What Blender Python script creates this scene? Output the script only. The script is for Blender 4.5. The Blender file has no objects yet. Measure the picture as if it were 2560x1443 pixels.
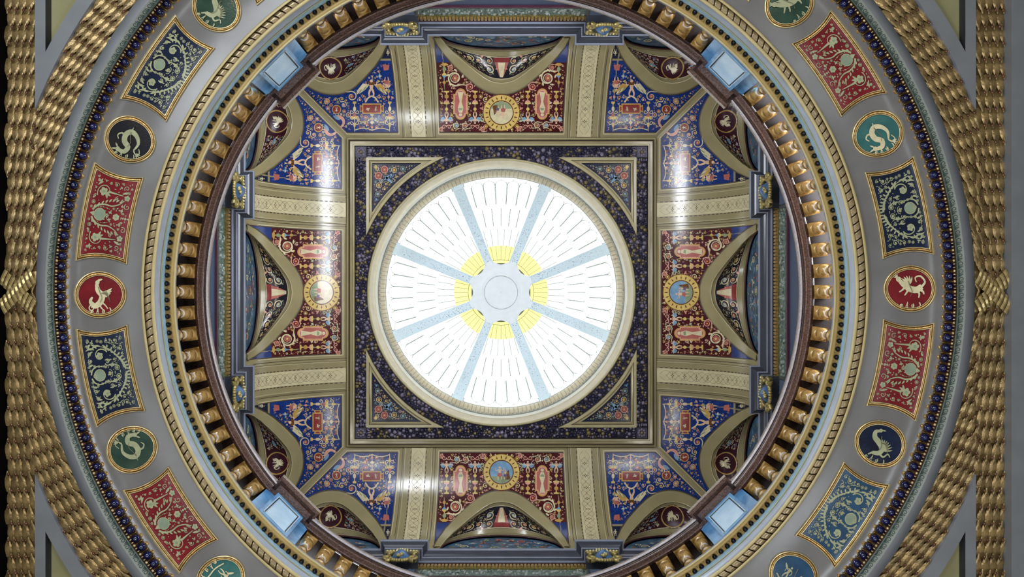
import bpy, math, random
from math import sin, cos, pi, sqrt, radians as rad, degrees, atan2, acos, hypot
random.seed(7)
S = bpy.context.scene
COL = S.collection
F = 2000.0                      # focal length in pixels of a 2560 wide picture
# ------------------------------------------------------------------ camera, world, lights
cam_d = bpy.data.cameras.new('camera'); cam = bpy.data.objects.new('camera', cam_d); COL.objects.link(cam)
cam_d.sensor_width = 36; cam_d.lens = 36*F/2560
cam_d.shift_x = (1280-1245)/2560; cam_d.shift_y = (733-721.5)/2560
cam.location = (-0.09, 0.0175, 0); cam.rotation_euler = (pi, 0, 0)     # straight up
S.camera = cam
S.view_settings.view_transform = 'Standard'; S.view_settings.look = 'None'
S.view_settings.gamma = 1; S.view_settings.use_curve_mapping = False
S.view_settings.exposure = 0.0
try: S.cycles.use_denoising = True
except Exception: pass
S.cycles.max_bounces = 6; S.cycles.diffuse_bounces = 3; S.cycles.glossy_bounces = 3
W = bpy.data.worlds.new('world'); S.world = W; W.use_nodes = True
W.node_tree.nodes['Background'].inputs[0].default_value = (0.80, 0.88, 1.0, 1)
W.node_tree.nodes['Background'].inputs[1].default_value = 0.17
def area(name, loc, target, size, power, color, sy=None):
    l = bpy.data.lights.new(name, 'AREA'); l.energy = power; l.color = color; l.size = size
    if sy: l.shape = 'RECTANGLE'; l.size_y = sy
    o = bpy.data.objects.new(name, l); COL.objects.link(o); o.location = loc
    from mathutils import Vector
    o.rotation_euler = (Vector(target)-Vector(loc)).to_track_quat('-Z', 'Y').to_euler()
    return o
for ang, R_, z_, pw, sz in ((214, 7.0, 2.6, 300, 2.0), (236, 7.0, 2.6, 260, 1.8), (180, 6.8, 2.4, 120, 1.8), (158, 6.8, 2.2, 80, 1.6), (38, 7.0, 2.4, 150, 1.8), (325, 6.8, 2.4, 70, 1.6), (8, 6.8, 2.4, 70, 1.6), (140, 7.0, 2.2, 60, 1.6)):
    area('hall_window_light', (R_*cos(rad(ang)), R_*sin(rad(ang)), z_), (2.5*cos(rad(ang)), 2.5*sin(rad(ang)), 10), sz, pw*.68, (0.88, 0.94, 1.0), 2.4)
area('hall_lamp', (0.0, 5.5, 0.6), (0, 3, 20), 1.6, 320, (1.0, 0.90, 0.74))
area('hall_lamp', (0.0, -5.5, 0.6), (0, -3, 20), 1.6, 320, (1.0, 0.92, 0.78))
for sx in (-1, 1):
    for sy in (-1, 1): area('gallery_fill', (sx*5.4, sy*5.4, 12.2), (-sx*3.5, -sy*3.5, 21), 0.5, 45, (1.0, 0.93, 0.82))  # unseen fill lights, added to brighten the upper room
SKY_GLOW = 1.22; WINDOW_GLOW = 44.0
# ------------------------------------------------------------------ materials
def lin(h):
    h = h.lstrip('#'); c = [int(h[i:i+2], 16)/255 for i in (0, 2, 4)]
    return tuple((x/12.92 if x <= .04045 else ((x+.055)/1.055)**2.4) for x in c)+(1,)
MATS = {}
def mat(name, hexc, rough=.4, metal=0, var=.12, scale=6, bump=0, bscale=40, hex2=None, coat=0, spec=.5, rnd=0):
    m = bpy.data.materials.new(name); m.use_nodes = True; nt = m.node_tree; b = nt.nodes['Principled BSDF']
    b.inputs['Roughness'].default_value = rough; b.inputs['Metallic'].default_value = metal
    b.inputs['Specular IOR Level'].default_value = spec
    if coat: b.inputs['Coat Weight'].default_value = coat; b.inputs['Coat Roughness'].default_value = .12
    tc = nt.nodes.new('ShaderNodeTexCoord'); nz = nt.nodes.new('ShaderNodeTexNoise')
    nz.inputs['Scale'].default_value = scale; nz.inputs['Detail'].default_value = 5
    nt.links.new(tc.outputs['Object'], nz.inputs['Vector'])
    rp = nt.nodes.new('ShaderNodeValToRGB'); c = lin(hexc)
    rp.color_ramp.elements[0].position = .36; rp.color_ramp.elements[1].position = .64
    if hex2: rp.color_ramp.elements[0].color = lin(hex2); rp.color_ramp.elements[1].color = c
    else:
        rp.color_ramp.elements[0].color = tuple(x*(1-var) for x in c[:3])+(1,)
        rp.color_ramp.elements[1].color = tuple(min(1, x*(1+var)) for x in c[:3])+(1,)
    nt.links.new(nz.outputs['Fac'], rp.inputs['Fac'])
    out = rp.outputs['Color']
    if rnd:
        oi = nt.nodes.new('ShaderNodeObjectInfo'); mr = nt.nodes.new('ShaderNodeMapRange')
        mr.inputs['To Min'].default_value = 1-rnd; mr.inputs['To Max'].default_value = 1+rnd
        nt.links.new(oi.outputs['Random'], mr.inputs['Value'])
        hs = nt.nodes.new('ShaderNodeHueSaturation'); nt.links.new(mr.outputs[0], hs.inputs['Value']); nt.links.new(out, hs.inputs['Color'])
        out = hs.outputs['Color']
    nt.links.new(out, b.inputs['Base Color'])
    if bump:
        n2 = nt.nodes.new('ShaderNodeTexNoise'); n2.inputs['Scale'].default_value = bscale; n2.inputs['Detail'].default_value = 3
        nt.links.new(tc.outputs['Object'], n2.inputs['Vector'])
        bp = nt.nodes.new('ShaderNodeBump'); bp.inputs['Strength'].default_value = bump; bp.inputs['Distance'].default_value = .02
        nt.links.new(n2.outputs['Fac'], bp.inputs['Height']); nt.links.new(bp.outputs[0], b.inputs['Normal'])
    MATS[name] = m
    return m
def emat(name, hexc, st):
    m = bpy.data.materials.new(name); m.use_nodes = True; nt = m.node_tree
    b = nt.nodes['Principled BSDF']; b.inputs['Base Color'].default_value = lin(hexc); b.inputs['Roughness'].default_value = .3
    b.inputs['Emission Color'].default_value = lin(hexc); b.inputs['Emission Strength'].default_value = st
    MATS[name] = m; return m
mat('olive', '988d68', .15, var=.07, scale=2, bump=.03, bscale=14)
mat('leaf_line', '8b7f66', .5)
mat('leaf_ring_tan', 'b3a684', .5, var=.08)
mat('olive_light', 'b0a67e', .25, var=.05)
mat('olive_dark', '5a5138', .3, var=.05)
mat('strip_line', '776c4c', .35)
mat('cream', 'cdc29b', .17, var=.06)
mat('ivory', 'cdc6ab', .35, var=.04)
mat('white', 'cfcfc4', .3, var=.03)
mat('linework', '463c2c', .35, var=.1)  # dark drawn lines, also painted shadow lines at recessed panels
mat('cove_grey', '737272', .24, var=.07, scale=2.5, bump=.03, bscale=9)
mat('band_grey', '7f8388', .4, var=.06, scale=3)
mat('cornice_grey', '3b3e46', .25, var=.07, scale=3)
mat('cornice_light', '868c9c', .2, var=.05)
mat('maroon_line', '4b2838', .35)
mat('gold', 'b8965a', .28, metal=.6, var=.3, scale=25, bump=.25, bscale=60)
mat('gold_dark', '7a5526', .35, metal=.6, var=.3, scale=18, bump=.2, bscale=50)
mat('gold_pale', 'e0cc96', .3, metal=.45, var=.15, scale=20)
mat('leaf_gold', '9a8358', .27, metal=.4, var=.3, scale=14, bump=.45, bscale=30, rnd=.25)
mat('berry', '6b4a3a', .2, metal=.4, var=.25, scale=20, rnd=.2)
mat('ribbon_gold', 'b39d68', .28, metal=.45, var=.2, scale=20)
mat('garland_back', '5e4a29', .5, var=.3, scale=14)
mat('leaf_bed', '3a2813', .5, var=.3, scale=10)
mat('bead_blue', '091040', .16, var=.2, scale=10, coat=.8, rnd=.25)
mat('bead_navy', '04060f', .2, var=.2, scale=10, spec=.35)
mat('bead_bed', '4a2a1c', .5, var=.2)
mat('frieze_green', '8b9189', .4, var=.06)
mat('frieze_dark', '3b4d47', .4, var=.06)
mat('navy', '101f3c', .22, var=.35, scale=5, hex2='0a1228', bump=.08, bscale=30)
mat('steel_blue', '2d5273', .25, var=.3, scale=5, hex2='22425f', bump=.08, bscale=30)
mat('red', '7f181e', .22, var=.2, scale=5, hex2='6a1219', bump=.1, bscale=40)
mat('green', '2e4a3a', .24, var=.2, scale=5, hex2='233b30', bump=.1, bscale=40)
mat('teal', '3b7470', .24, var=.2, scale=5, hex2='2f6363', bump=.1, bscale=40)
mat('black_blue', '1d1e24', .2, var=.3, scale=5, hex2='241f1e', bump=.1, bscale=40)
mat('orn_green', 'a3a884', .35, var=.1, scale=12)
mat('orn_shell', '84957f', .35, var=.08, scale=12)
mat('orn_cream', 'd8cfa8', .35, var=.1, scale=12)
mat('creature_shade', '6f6f55', .35)
mat('rope', '9d8d70', .25, metal=.35, var=.2, scale=20, rnd=.08)
mat('rope_bed', '5a4630', .5)
mat('lip_cream', 'c6b787', .3, var=.05)
mat('lip_tan', 'a8905a', .35, var=.08)
mat('lip_white', 'a9b2bd', .25, var=.05)
mat('lip_blue', '9bbdd0', .3, var=.06, scale=20)
mat('lip_sage', '9fa27c', .3, var=.05)
mat('granite', '7d665c', .25, hex2='54403a', scale=45, bump=.05)
mat('rail_glint', 'b9b4bd', .2, var=.1, scale=30)  # pale tone for the painted reflection on the handrail edge
mat('granite_pale', '9a8280', .22, hex2='6b5552', scale=45)
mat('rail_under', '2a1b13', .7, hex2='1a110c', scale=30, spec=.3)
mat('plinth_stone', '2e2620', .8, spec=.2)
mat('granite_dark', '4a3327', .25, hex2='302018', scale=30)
mat('onyx', 'be9a5c', .16, hex2='7a5c2c', scale=9, coat=.3, spec=.6)
mat('onyx_glint', 'dccfc0', .15, var=.1, coat=.6)  # pale tone for the painted highlight on the baluster necks
mat('pier_blue', '6ea3cc', .3, hex2='3f78a8', scale=5, spec=.5)  # mid blue of the pier wings and shaft
mat('pier_blue_pale', 'c3dcec', .3, hex2='aacbe2', scale=4, spec=.5)  # paler blue of the pier panel and its moulding
mat('shield_blue', '4f749e', .2, hex2='3c5c84', scale=4)
mat('bracket_gold', '9c8c55', .3, metal=.45, var=.3, scale=25)
mat('bracket_dark', '4f4e36', .4, metal=.2, var=.3, scale=20)
mat('bracket_pale', 'c9bd86', .3, metal=.3, var=.15, scale=20)
mat('wall_blue', '35445e', .5, var=.08)
mat('wall_frieze', '6f8579', .45, hex2='39463f', scale=22, bump=.9, bscale=30)
mat('wall_gold', '8d8146', .4, metal=.3, hex2='5d5429', scale=30, bump=.5)
mat('unlit_black', '020203', .9, var=.05, spec=.1)  # near-black, the darkness of the void put into the colour
mat('khaki', '93906a', .4, var=.06, scale=3)
mat('slot', '2c3036', .6)  # dark tone; on the corner panels it paints the recess shadow
mat('p_blue', '1b3880', .15, hex2='152c68', scale=7, bump=.05, bscale=25)
mat('p_maroon', '511c20', .15, hex2='431517', scale=7, bump=.05, bscale=25)
mat('p_red', '8a3331', .18, var=.1)
mat('p_rose', 'b2675c', .18, var=.1)
mat('p_pink', 'd9a08c', .18, var=.1)
mat('p_flesh', 'dcbb9a', .18, var=.1)
mat('p_gold', 'c59c52', .18, var=.15)
mat('p_yellow', 'd8bb6c', .18, var=.1)
mat('p_cream', 'd9cda6', .18, var=.1)
mat('p_sage', '8e9c78', .18, var=.15)
mat('p_skyblue', '7ba0bd', .18, var=.15)
mat('p_violet', '6b5877', .18, var=.15)
mat('p_plum', '3a1420', .22, var=.1)
mat('p_navy', '16203f', .22, hex2='10182e', scale=6)
mat('p_dark', '23202a', .22, hex2='1a1720', scale=8)
mat('p_lunette_blue', '4a6c86', .3, hex2='2c4258', scale=5)
mat('p_brown', '6b4526', .18, var=.15)
mat('fruit_navy', '2f2c4e', .35, hex2='242238', scale=20, rnd=.2)
mat('fruit_grey', '7c7588', .3, var=.2, scale=20)
mat('fruit_bronze', '857852', .3, metal=.2, var=.2, scale=20)
mat('fruit_bed', '18162a', .5, var=.2)
mat('skylight_rib', 'cfe2ec', .4, var=.04, scale=20, bump=.1)
mat('hub_plaster', 'dfe8ee', .4, var=.02)
mat('came', '9aa39d', .5)
mat('hub_olive', '6f6e52', .5)  # grey-olive of the strips in the openings round the hub
emat('glass_white', 'fbfdfb', SKY_GLOW)
emat('glass_yellow', 'f6e887', .82)
emat('window_glass', 'f1f6ff', WINDOW_GLOW)
# ------------------------------------------------------------------ mesh builder
class MB:
    def __init__(s): s.v = []; s.f = []; s.m = []; s.names = []; s.sm = []
    def mi(s, m):
        if m not in s.names: s.names.append(m)
        return s.names.index(m)
    def face(s, pts, m, smooth=False):
        b = len(s.v); s.v += [tuple(p) for p in pts]; s.f.append(tuple(range(b, b+len(pts)))); s.m.append(s.mi(m)); s.sm.append(smooth)
    def grid(s, P, m, closed=False, smooth=True):
        """P: list of rows of points, joined into quads"""
        b = len(s.v); nr = len(P); nc = len(P[0]); k = s.mi(m)
        for r in P: s.v += [tuple(p) for p in r]
        for i in range(nr-1):
            for j in range(nc if closed else nc-1):
                j2 = (j+1) % nc
                s.f.append((b+i*nc+j, b+i*nc+j2, b+(i+1)*nc+j2, b+(i+1)*nc+j)); s.m.append(k); s.sm.append(smooth)
    def box(s, x0, x1, y0, y1, z0, z1, m, fn=None):
        c = [(x, y, z) for x in (x0, x1) for y in (y0, y1) for z in (z0, z1)]
        if fn: c = [fn(*p) for p in c]
        b = len(s.v); s.v += c; k = s.mi(m)
        for q in ((0,1,3,2), (4,6,7,5), (0,4,5,1), (2,3,7,6), (0,2,6,4), (1,5,7,3)):
            s.f.append(tuple(b+i for i in q)); s.m.append(k); s.sm.append(False)
    def ball(s, c, rx, ry, rz, m, nu=8, nv=5, fn=None):
        P = []
        for i in range(nv+1):
            t = pi*i/nv
            P.append([(c[0]+rx*sin(t)*cos(2*pi*j/nu), c[1]+ry*sin(t)*sin(2*pi*j/nu), c[2]+rz*cos(t)) for j in range(nu)])
        if fn: P = [[fn(*p) for p in r] for r in P]
        s.grid(P, m, closed=True)
    def lathe(s, prof, m, n=16, c=(0, 0)):
        s.grid([[(c[0]+r*cos(2*pi*j/n), c[1]+r*sin(2*pi*j/n), z) for j in range(n)] for r, z in prof], m, closed=True)
    def data(s, name):
        me = bpy.data.meshes.new(name); me.from_pydata(s.v, [], s.f)
        for n in s.names: me.materials.append(MATS[n])
        me.polygons.foreach_set('material_index', s.m); me.polygons.foreach_set('use_smooth', s.sm); me.update()
        return me
    def obj(s, name, parent=None, **k): return link(name, s.data(name), parent, **k)
def link(name, data, parent=None, label=None, cat=None, group=None, kind=None, loc=None, rot=None, scale=None):
    o = bpy.data.objects.new(name, data); COL.objects.link(o)
    if parent: o.parent = parent
    if label: o['label'] = label
    if cat: o['category'] = cat
    if group: o['group'] = group
    if kind: o['kind'] = kind
    if loc: o.location = loc
    if rot: o.rotation_euler = rot
    if scale: o.scale = scale
    return o
def thing(name, label, cat, group=None, loc=(0, 0, 0)): return link(name, None, None, label, cat, group, None, loc)
def polar(R, a, z): return (R*cos(a), R*sin(a), z)       # a: clockwise in the picture, 0 = right
def ring(mb, prof, m, n=192, a0=0, a1=2*pi):
    """sweep (R,z) profile round the axis"""
    full = abs(a1-a0-2*pi) < 1e-6
    aa = [a0+(a1-a0)*j/n for j in range(n if full else n+1)]
    mb.grid([[polar(R, a, z) for a in aa] for R, z in prof], m, closed=full)
def interp(t, x):
    if x <= t[0][0]: return t[0][1:]
    for a, b in zip(t, t[1:]):
        if x <= b[0]:
            k = (x-a[0])/(b[0]-a[0]); return tuple(p+(q-p)*k for p, q in zip(a[1:], b[1:]))
    return t[-1][1:]
# ------------------------------------------------------------------ flat painting laid on a surface
class Paint:
    def __init__(s, fmap, h=.006, big=11): s.mb = MB(); s.map = fmap; s.h = h; s.big = big
    def P(s, p, l): return s.map(p[0], p[1], s.h+.004*l)
    def poly(s, pts, m, l=0):
        xs = [p[0] for p in pts]; ys = [p[1] for p in pts]
        if s.big and (max(ys)-min(ys) > s.big or max(xs)-min(xs) > s.big): return s.slab(pts, m, l)
        s.mb.face([s.P(p, l) for p in pts], m)
    def slab(s, pts, m, l):
        """large shape cut into horizontal slices so that it follows the curved surface"""
        ys = sorted(set(round(p[1], 4) for p in pts)); y0, y1 = ys[0], ys[-1]; e = (y1-y0)*1e-4
        lv = sorted(set([y0+e, y1-e]+[y+q for y in ys[1:-1] for q in (-e, e)]+[y0+(y1-y0)*i/9 for i in range(1, 9)])); rows = []
        for y in lv:
            X = []
            for i in range(len(pts)):
                (xa, ya), (xb, yb) = pts[i-1], pts[i]
                if (ya-y)*(yb-y) < 0: X.append(xa+(xb-xa)*(y-ya)/(yb-ya))
            if len(X) < 2: continue
            rows.append([s.P((min(X)+(max(X)-min(X))*j/5, y), l) for j in range(6)])
        if len(rows) > 1: s.mb.grid(rows, m, smooth=False)
    def stroke(s, pts, w0, w1, m, l=0, mid=None):
        if 3 <= len(pts) <= 9:
            out = []
            for i in range(len(pts)-1):
                a, b, c, d = pts[max(i-1, 0)], pts[i], pts[i+1], pts[min(i+2, len(pts)-1)]
                for q in range(3):
                    u = q/3; out.append(tuple(.5*(2*b[j]+(c[j]-a[j])*u+(2*a[j]-5*b[j]+4*c[j]-d[j])*u*u+(3*b[j]-a[j]-3*c[j]+d[j])*u**3) for j in (0, 1)))
            pts = out+[pts[-1]]
        n = len(pts); A = []; B = []
        for i, p in enumerate(pts):
            q = pts[min(i+1, n-1)]; o = pts[max(i-1, 0)]; dx, dy = q[0]-o[0], q[1]-o[1]; d = hypot(dx, dy) or 1
            t = i/(n-1); w = w0+(w1-w0)*t
            if mid is not None: w = (w0*(1-t)*(1-t)+2*mid*t*(1-t)*1.0+w1*t*t)
            A.append(s.P((p[0]-dy/d*w, p[1]+dx/d*w), l)); B.append(s.P((p[0]+dy/d*w, p[1]-dx/d*w), l))
        s.mb.grid([A, B], m, smooth=False)
    def disc(s, x, y, r, m, l=0, n=14, ry=None):
        ry = ry or r
        if s.big and r > s.big*.6:
            s.mb.grid([[s.P((x+r*q*cos(2*pi*i/n), y+ry*q*sin(2*pi*i/n)), l) for i in range(n)] for q in (.01, .33, .66, 1)], m, closed=True, smooth=False); return
        s.poly([(x+r*cos(2*pi*i/n), y+ry*sin(2*pi*i/n)) for i in range(n)], m, l)
    def annulus(s, x, y, r0, r1, m, l=0, n=36, k=1.0):
        s.mb.grid([[s.P((x+r*cos(2*pi*i/n), y+r*k*sin(2*pi*i/n)), l) for i in range(n)] for r in (r0, r1)], m, closed=True, smooth=False)
    def spiral(s, x, y, r, m, a0=0, d=1, turns=1.4, w=1.2, l=1, n=16, tail=0):
        pts = []
        for i in range(n+1):
            t = i/n; a = a0+d*2*pi*turns*t; R = r*(1-.82*t); pts.append((x+R*cos(a), y+R*sin(a)))
        s.stroke(pts, w, w*.55, m, l)
        if tail:
            a = a0; tx, ty = sin(a)*d, -cos(a)*d
            s.stroke([(x+r*cos(a)+tx*tail*t*1.0+cos(a)*tail*.35*t*t, y+r*sin(a)+ty*tail*t+sin(a)*tail*.35*t*t) for t in (1, .75, .5, .25, 0)], w*.3, w, m, l)
    def leaf(s, x, y, a, L, w, m, l=1, bend=0):
        pts = []
        for i in range(6):
            t = i/5; pts.append((x+L*t*cos(a+bend*t), y+L*t*sin(a+bend*t)))
        s.stroke(pts, w*.15, w*.05, m, l, mid=w*1.6)
    def rosette(s, x, y, r, m, mc, l=2, n=5, a0=0):
        for i in range(n):
            a = a0+2*pi*i/n; s.disc(x+r*.58*cos(a), y+r*.58*sin(a), r*.42, m, l, n=7)
        s.disc(x, y, r*.32, mc, l+1, n=8)
    def figure(s, x, y, H, m, d=-1, l=2, arms=1, wing=None, cloth=None):
        """little standing figure, head towards d (in y)"""
        U = lambda a, b: (x+a*H, y+b*H*d)
        if wing:
            for sx in (-1, 1):
                s.poly([U(sx*.06, .62), U(sx*.3, .86), U(sx*.52, .72), U(sx*.44, .48), U(sx*.26, .4)], wing, l-1)
                s.stroke([U(sx*.1, .62), U(sx*.34, .72), U(sx*.5, .66)], H*.03, H*.01, 'p_cream', l)
        s.disc(*U(0, .92), H*.085, m, l+1, n=9)
        s.poly([U(-.12, .8), U(.12, .8), U(.1, .6), U(.08, .5), U(.11, .42), U(-.11, .42), U(-.08, .5), U(-.1, .6)], m, l)
        for sx in (-1, 1):
            s.stroke([U(sx*.06, .44), U(sx*.13, .22), U(sx*.09, 0)], H*.06, H*.025, m, l)
            if arms > 0: s.stroke([U(sx*.11, .77), U(sx*.26, .68), U(sx*.3, .9)], H*.035, H*.02, m, l)
            elif arms < 0: s.stroke([U(sx*.11, .77), U(sx*.27, .62), U(sx*.22, .42)], H*.035, H*.02, m, l)
        if cloth: s.poly([U(-.14, .5), U(.13, .53), U(.2, .3), U(.05, .22), U(-.16, .28)], cloth, l+1)
    def candelabrum(s, x, y0, y1, w, ms, l=1):
        """stack of turned shapes from y0 to y1"""
        prof = [(0, .9), (.06, .9), (.08, .25), (.16, .2), (.2, .7), (.28, .75), (.33, .2), (.4, .15), (.43, .8), (.5, 1), (.56, .5), (.6, .15), (.7, .12), (.74, .5), (.8, .6), (.85, .2), (.93, .15), (1, .03)]
        for i, (a, b) in enumerate(zip(prof, prof[1:])):
            ya, yb = y0+(y1-y0)*a[0], y0+(y1-y0)*b[0]
            s.poly([(x-w*a[1], ya), (x+w*a[1], ya), (x+w*b[1], yb), (x-w*b[1], yb)], ms[(i//3) % len(ms)], l)
    def obj(s, name, parent, **k): return s.mb.obj(name, parent, **k)
def fill(p, inside, box, n, pal, smin, smax, avoid=(), l=1, seed=1, mirror=False):
    n = int(n*.6)
    """dense grotesque foliage: scrolls, flowers, leaves and dots thrown into a field"""
    R = random.Random(seed); placed = [(a, b, c) for a, b, c in avoid]
    for it in range(n):
        x = R.uniform(box[0], box[1]); y = R.uniform(box[2], box[3]); r = smax-(smax-smin)*min(1, 1.15*(it/n)**.45)
        if mirror and x > 0: continue
        if any(hypot(x-a, y-b) < (r+c)*.93 for a, b, c in placed): continue
        if not all(inside(x+r*cos(t)*1.08, y+r*sin(t)*1.08) for t in (0, .79, 1.57, 2.36, 3.14, 3.93, 4.71, 5.5)): continue
        placed.append((x, y, r)); m = R.choice(pal); m2 = R.choice(pal); a = R.uniform(0, 6.28); d = R.choice((-1, 1)); k = R.random()
        for sx in ((1, -1) if mirror else (1,)):
            X = x*sx; A = a if sx > 0 else pi-a; D = d*sx
            if r < smin*1.35:
                if k < .5: p.disc(X, y, r*.5, m, l, n=7)
                else: p.leaf(X-r*cos(A)*.8, y-r*sin(A)*.8, A, r*1.7, r*.5, m, l)
            elif k < .55:
                p.spiral(X, y, r*.92, m, A, D, 1.3, max(smin*.3, r*.11), l, 14)
                p.rosette(X, y, r*.38, m2, 'p_yellow', l+1, 5, A)
                p.leaf(X+r*.7*cos(A+2), y+r*.7*sin(A+2), A+2.8, r*.6, r*.2, m2, l+1)
            elif k < .8:
                for q in range(3): p.leaf(X, y, A+(q-1)*.7, r*.95, r*.28, m if q == 1 else m2, l, .4*(q-1))
                p.disc(X-r*.25*cos(A), y-r*.25*sin(A), r*.2, m2, l+1, 8)
                p.spiral(X-r*.5*cos(A), y-r*.5*sin(A), r*.35, m, A, D, 1, max(smin*.25, r*.08), l, 9)
            else:
                p.annulus(X, y, r*.62, r*.82, m, l, 14); p.rosette(X, y, r*.45, m2, m, l+1, 6, A)
# ================================================================== LOWER HALL CEILING
ZG = 9.75
pxR = lambda r, z: r*z/F
def saw(x): return x
# added black slabs standing in for the dark void left and right of the soffit
for nm, X in (('wall_left', -6.11), ('wall_right', 6.245)):
    mb = MB(); sgn = -1 if X < 0 else 1
    mb.box(min(X, X+sgn*.3), max(X, X+sgn*.3), -9, 9, 4, 10.5, 'unlit_black'); mb.obj(nm, kind='structure')
# flat soffit round the saucer: square sheet with a round hole, built of strips
mb = MB()
def sheet(mb, Rin, X0, X1, Y, z, m, n=128):
    """square sheet |x|<..,|y|<Y with a round hole of radius Rin"""
    rows = [[], []]
    for j in range(n):
        a = 2*pi*j/n; c, s = cos(a), sin(a)
        t = min((X1/c if c > 1e-6 else (X0/c if c < -1e-6 else 1e9)), (Y/abs(s) if abs(s) > 1e-6 else 1e9))
        rows[0].append((Rin*c, Rin*s, z)); rows[1].append((t*c, t*s, z))
    mb.grid(rows, m, closed=True, smooth=False)
RG0 = pxR(1172, 9.8)
sheet(mb, RG0, -6.11, 6.245, 8.5, 10.15, 'leaf_bed'); mb.obj('ceiling', kind='structure')
# ---- corner panels between straight garland and ring garland
def corner_curve(r, z, X, n=24, ylim=6.9):
    """points on circle r from the vertical line |x|=X upward (local quadrant: x<0,y<0 positive coords)"""
    R = pxR(r, z); pts = []
    y0 = sqrt(max(0, R*R-X*X)); a0 = atan2(y0, X); y1 = min(ylim, R*.999); a1 = atan2(y1, sqrt(max(0, R*R-y1*y1)))
    for i in range(n+1):
        a = a0+(a1-a0)*i/n; pts.append((R*cos(a), R*sin(a)))
    return pts
quad = {'upper left': (-1, -1), 'upper right': (1, -1), 'lower left': (-1, 1), 'lower right': (1, 1)}
for nm, (sx, sy) in quad.items():
    t = thing('corner_panel', 'grey framed khaki corner panel between the gilded leaf bands at the %s corner' % nm, 'ceiling panel', 'corner panels of the hall ceiling')
    def region(mb, r, X, z, m, depth=0, top=6.0, n=26):
        C = corner_curve(r, z, X, n, top)
        A = [(sx*x, sy*y, z) for x, y in C]; B = [(sx*X, sy*y, z) for x, y in C]
        mb.grid([A, B], m, smooth=False)
        if depth:
            mb.grid([A, [(a, b, c+depth) for a, b, c in A]], 'band_grey' if depth > .05 else m, smooth=False); mb.grid([B, [(a, b, c+depth) for a, b, c in B]], 'slot' if depth > .05 else m, smooth=False)
    mb = MB()
    # grey frame: outer outline minus inner outline, as two bands
    Xo = pxR(1176.5, 9.72); Xi = pxR(1150, 9.72); z = 9.72
    Ro, Ri = pxR(1262, z), pxR(1297, z)
    C = corner_curve(1262, z, Xo, 40, 6.0)
    Ci = []
    xi = Xi
    for x, y in C:
        k = Ri/Ro; X2, Y2 = x*k, y*k
        if X2 > Xi: X2 = Xi; Y2 = max(Y2, sqrt(max(0, Ri*Ri-Xi*Xi)))
        Ci.append((X2, Y2))
    mb.grid([[(sx*x, sy*y, z) for x, y in C], [(sx*x, sy*y, z) for x, y in Ci]], 'band_grey', smooth=False)
    y0 = C[0][1]; yi = sqrt(Ri*Ri-Xi*Xi)
    mb.grid([[(sx*Xo, sy*y, z) for y in (y0, yi, 6.6)], [(sx*Xi, sy*y, z) for y in (yi, yi, 6.6)]], 'band_grey', smooth=False)
    # edges that drop to the recessed panel and to the leaf bed
    mb.grid([[(sx*x, sy*y, z) for x, y in C], [(sx*x, sy*y, z+.4) for x, y in C]], 'cornice_light', smooth=False)
    mb.grid([[(sx*Xo, sy*y, z) for y in (y0, 6.6)], [(sx*Xo, sy*y, z+.4) for y in (y0, 6.6)]], 'band_grey', smooth=False)
    CI = corner_curve(1297, z, Xi, 30, 6.2)
    mb.grid([[(sx*x, sy*y, z) for x, y in CI], [(sx*x, sy*y, z+.13) for x, y in CI]], 'band_grey', smooth=False)
    mb.grid([[(sx*Xi, sy*y, z) for y in (yi, 6.6)], [(sx*Xi, sy*y, z+.13) for y in (yi, 6.6)]], 'slot', smooth=False)  # straight edge coloured dark for the shadow in the recess
    mb.obj('frame', t)
    mb = MB(); region(mb, 1290, Xi+.03, z+.13, 'khaki', 0, 6.2); mb.obj('panel', t)
    # inner gilded moulding
    mb = MB(); za = z+.12
    for k, (dr, m, zz) in enumerate(((0, 'gold_pale', 0), (5, 'gold_dark', .02), (10, 'gold_pale', -.015), (14, 'khaki', .02))):
        r0 = 1340+dr*1.6; X = pxR(1122-dr*.9, za); r1 = r0+6; C = corner_curve(r0, za, X, 24, 6.2)
        D = [(x*(r0+6)/r0, y*(r0+6)/r0) for x, y in C]
        D = [(min(x, X-.02), y) for x, y in D]
        mb.grid([[(sx*x, sy*y, za+zz) for x, y in C], [(sx*x, sy*y, za+zz-.01) for x, y in D]], m, smooth=False)
        mb.grid([[(sx*X, sy*y, za+zz) for y in (C[0][1], 6.6)], [(sx*(X-.03), sy*y, za+zz-.01) for y in (C[0][1]+.06, 6.6)]], m, smooth=False)
    mb.obj('inner_moulding', t)
# ---- right hand grey soffit strip beside the garland
mb = MB(); mb.box(pxR(1255, 9.7), 6.245, -8.5, 8.5, 9.62, 10.1, 'band_grey'); mb.obj('trim_1', kind='structure')
# ---- leaf garlands
def leaf_mesh():
    mb = MB(); L, w = .262, .052; P = []
    for i in range(7):
        t = i/6; ww = (.046, .052, .0545, .050, .037, .017, .001)[i]
        z = (.016, .002, -.010, -.020, -.028, -.032, -.030)[i]
        P.append([(-ww, L*(t-.5), z+.026), (-ww*.6, L*(t-.5), z+.008), (0, L*(t-.5), z+.014), (ww*.6, L*(t-.5), z+.008), (ww, L*(t-.5), z+.026)])
    mb.grid(P, 'leaf_gold'); return mb.data('leaf')
LEAF = leaf_mesh()
mb = MB(); mb.ball((0, 0, -.02), .019, .019, .019, 'berry', 8, 5)
mb.grid([[(.017*cos(a)*(1-t), .017*sin(a)*(1-t)-.05*t, -.02-.0*t) for a in (0, .8, 1.6, 2.4, 3.14)] for t in (0, .5, .95)], 'berry')
BERRY = mb.data('berry')
RL0, RL1 = pxR(1174, ZG), pxR(1258, ZG)
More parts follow.
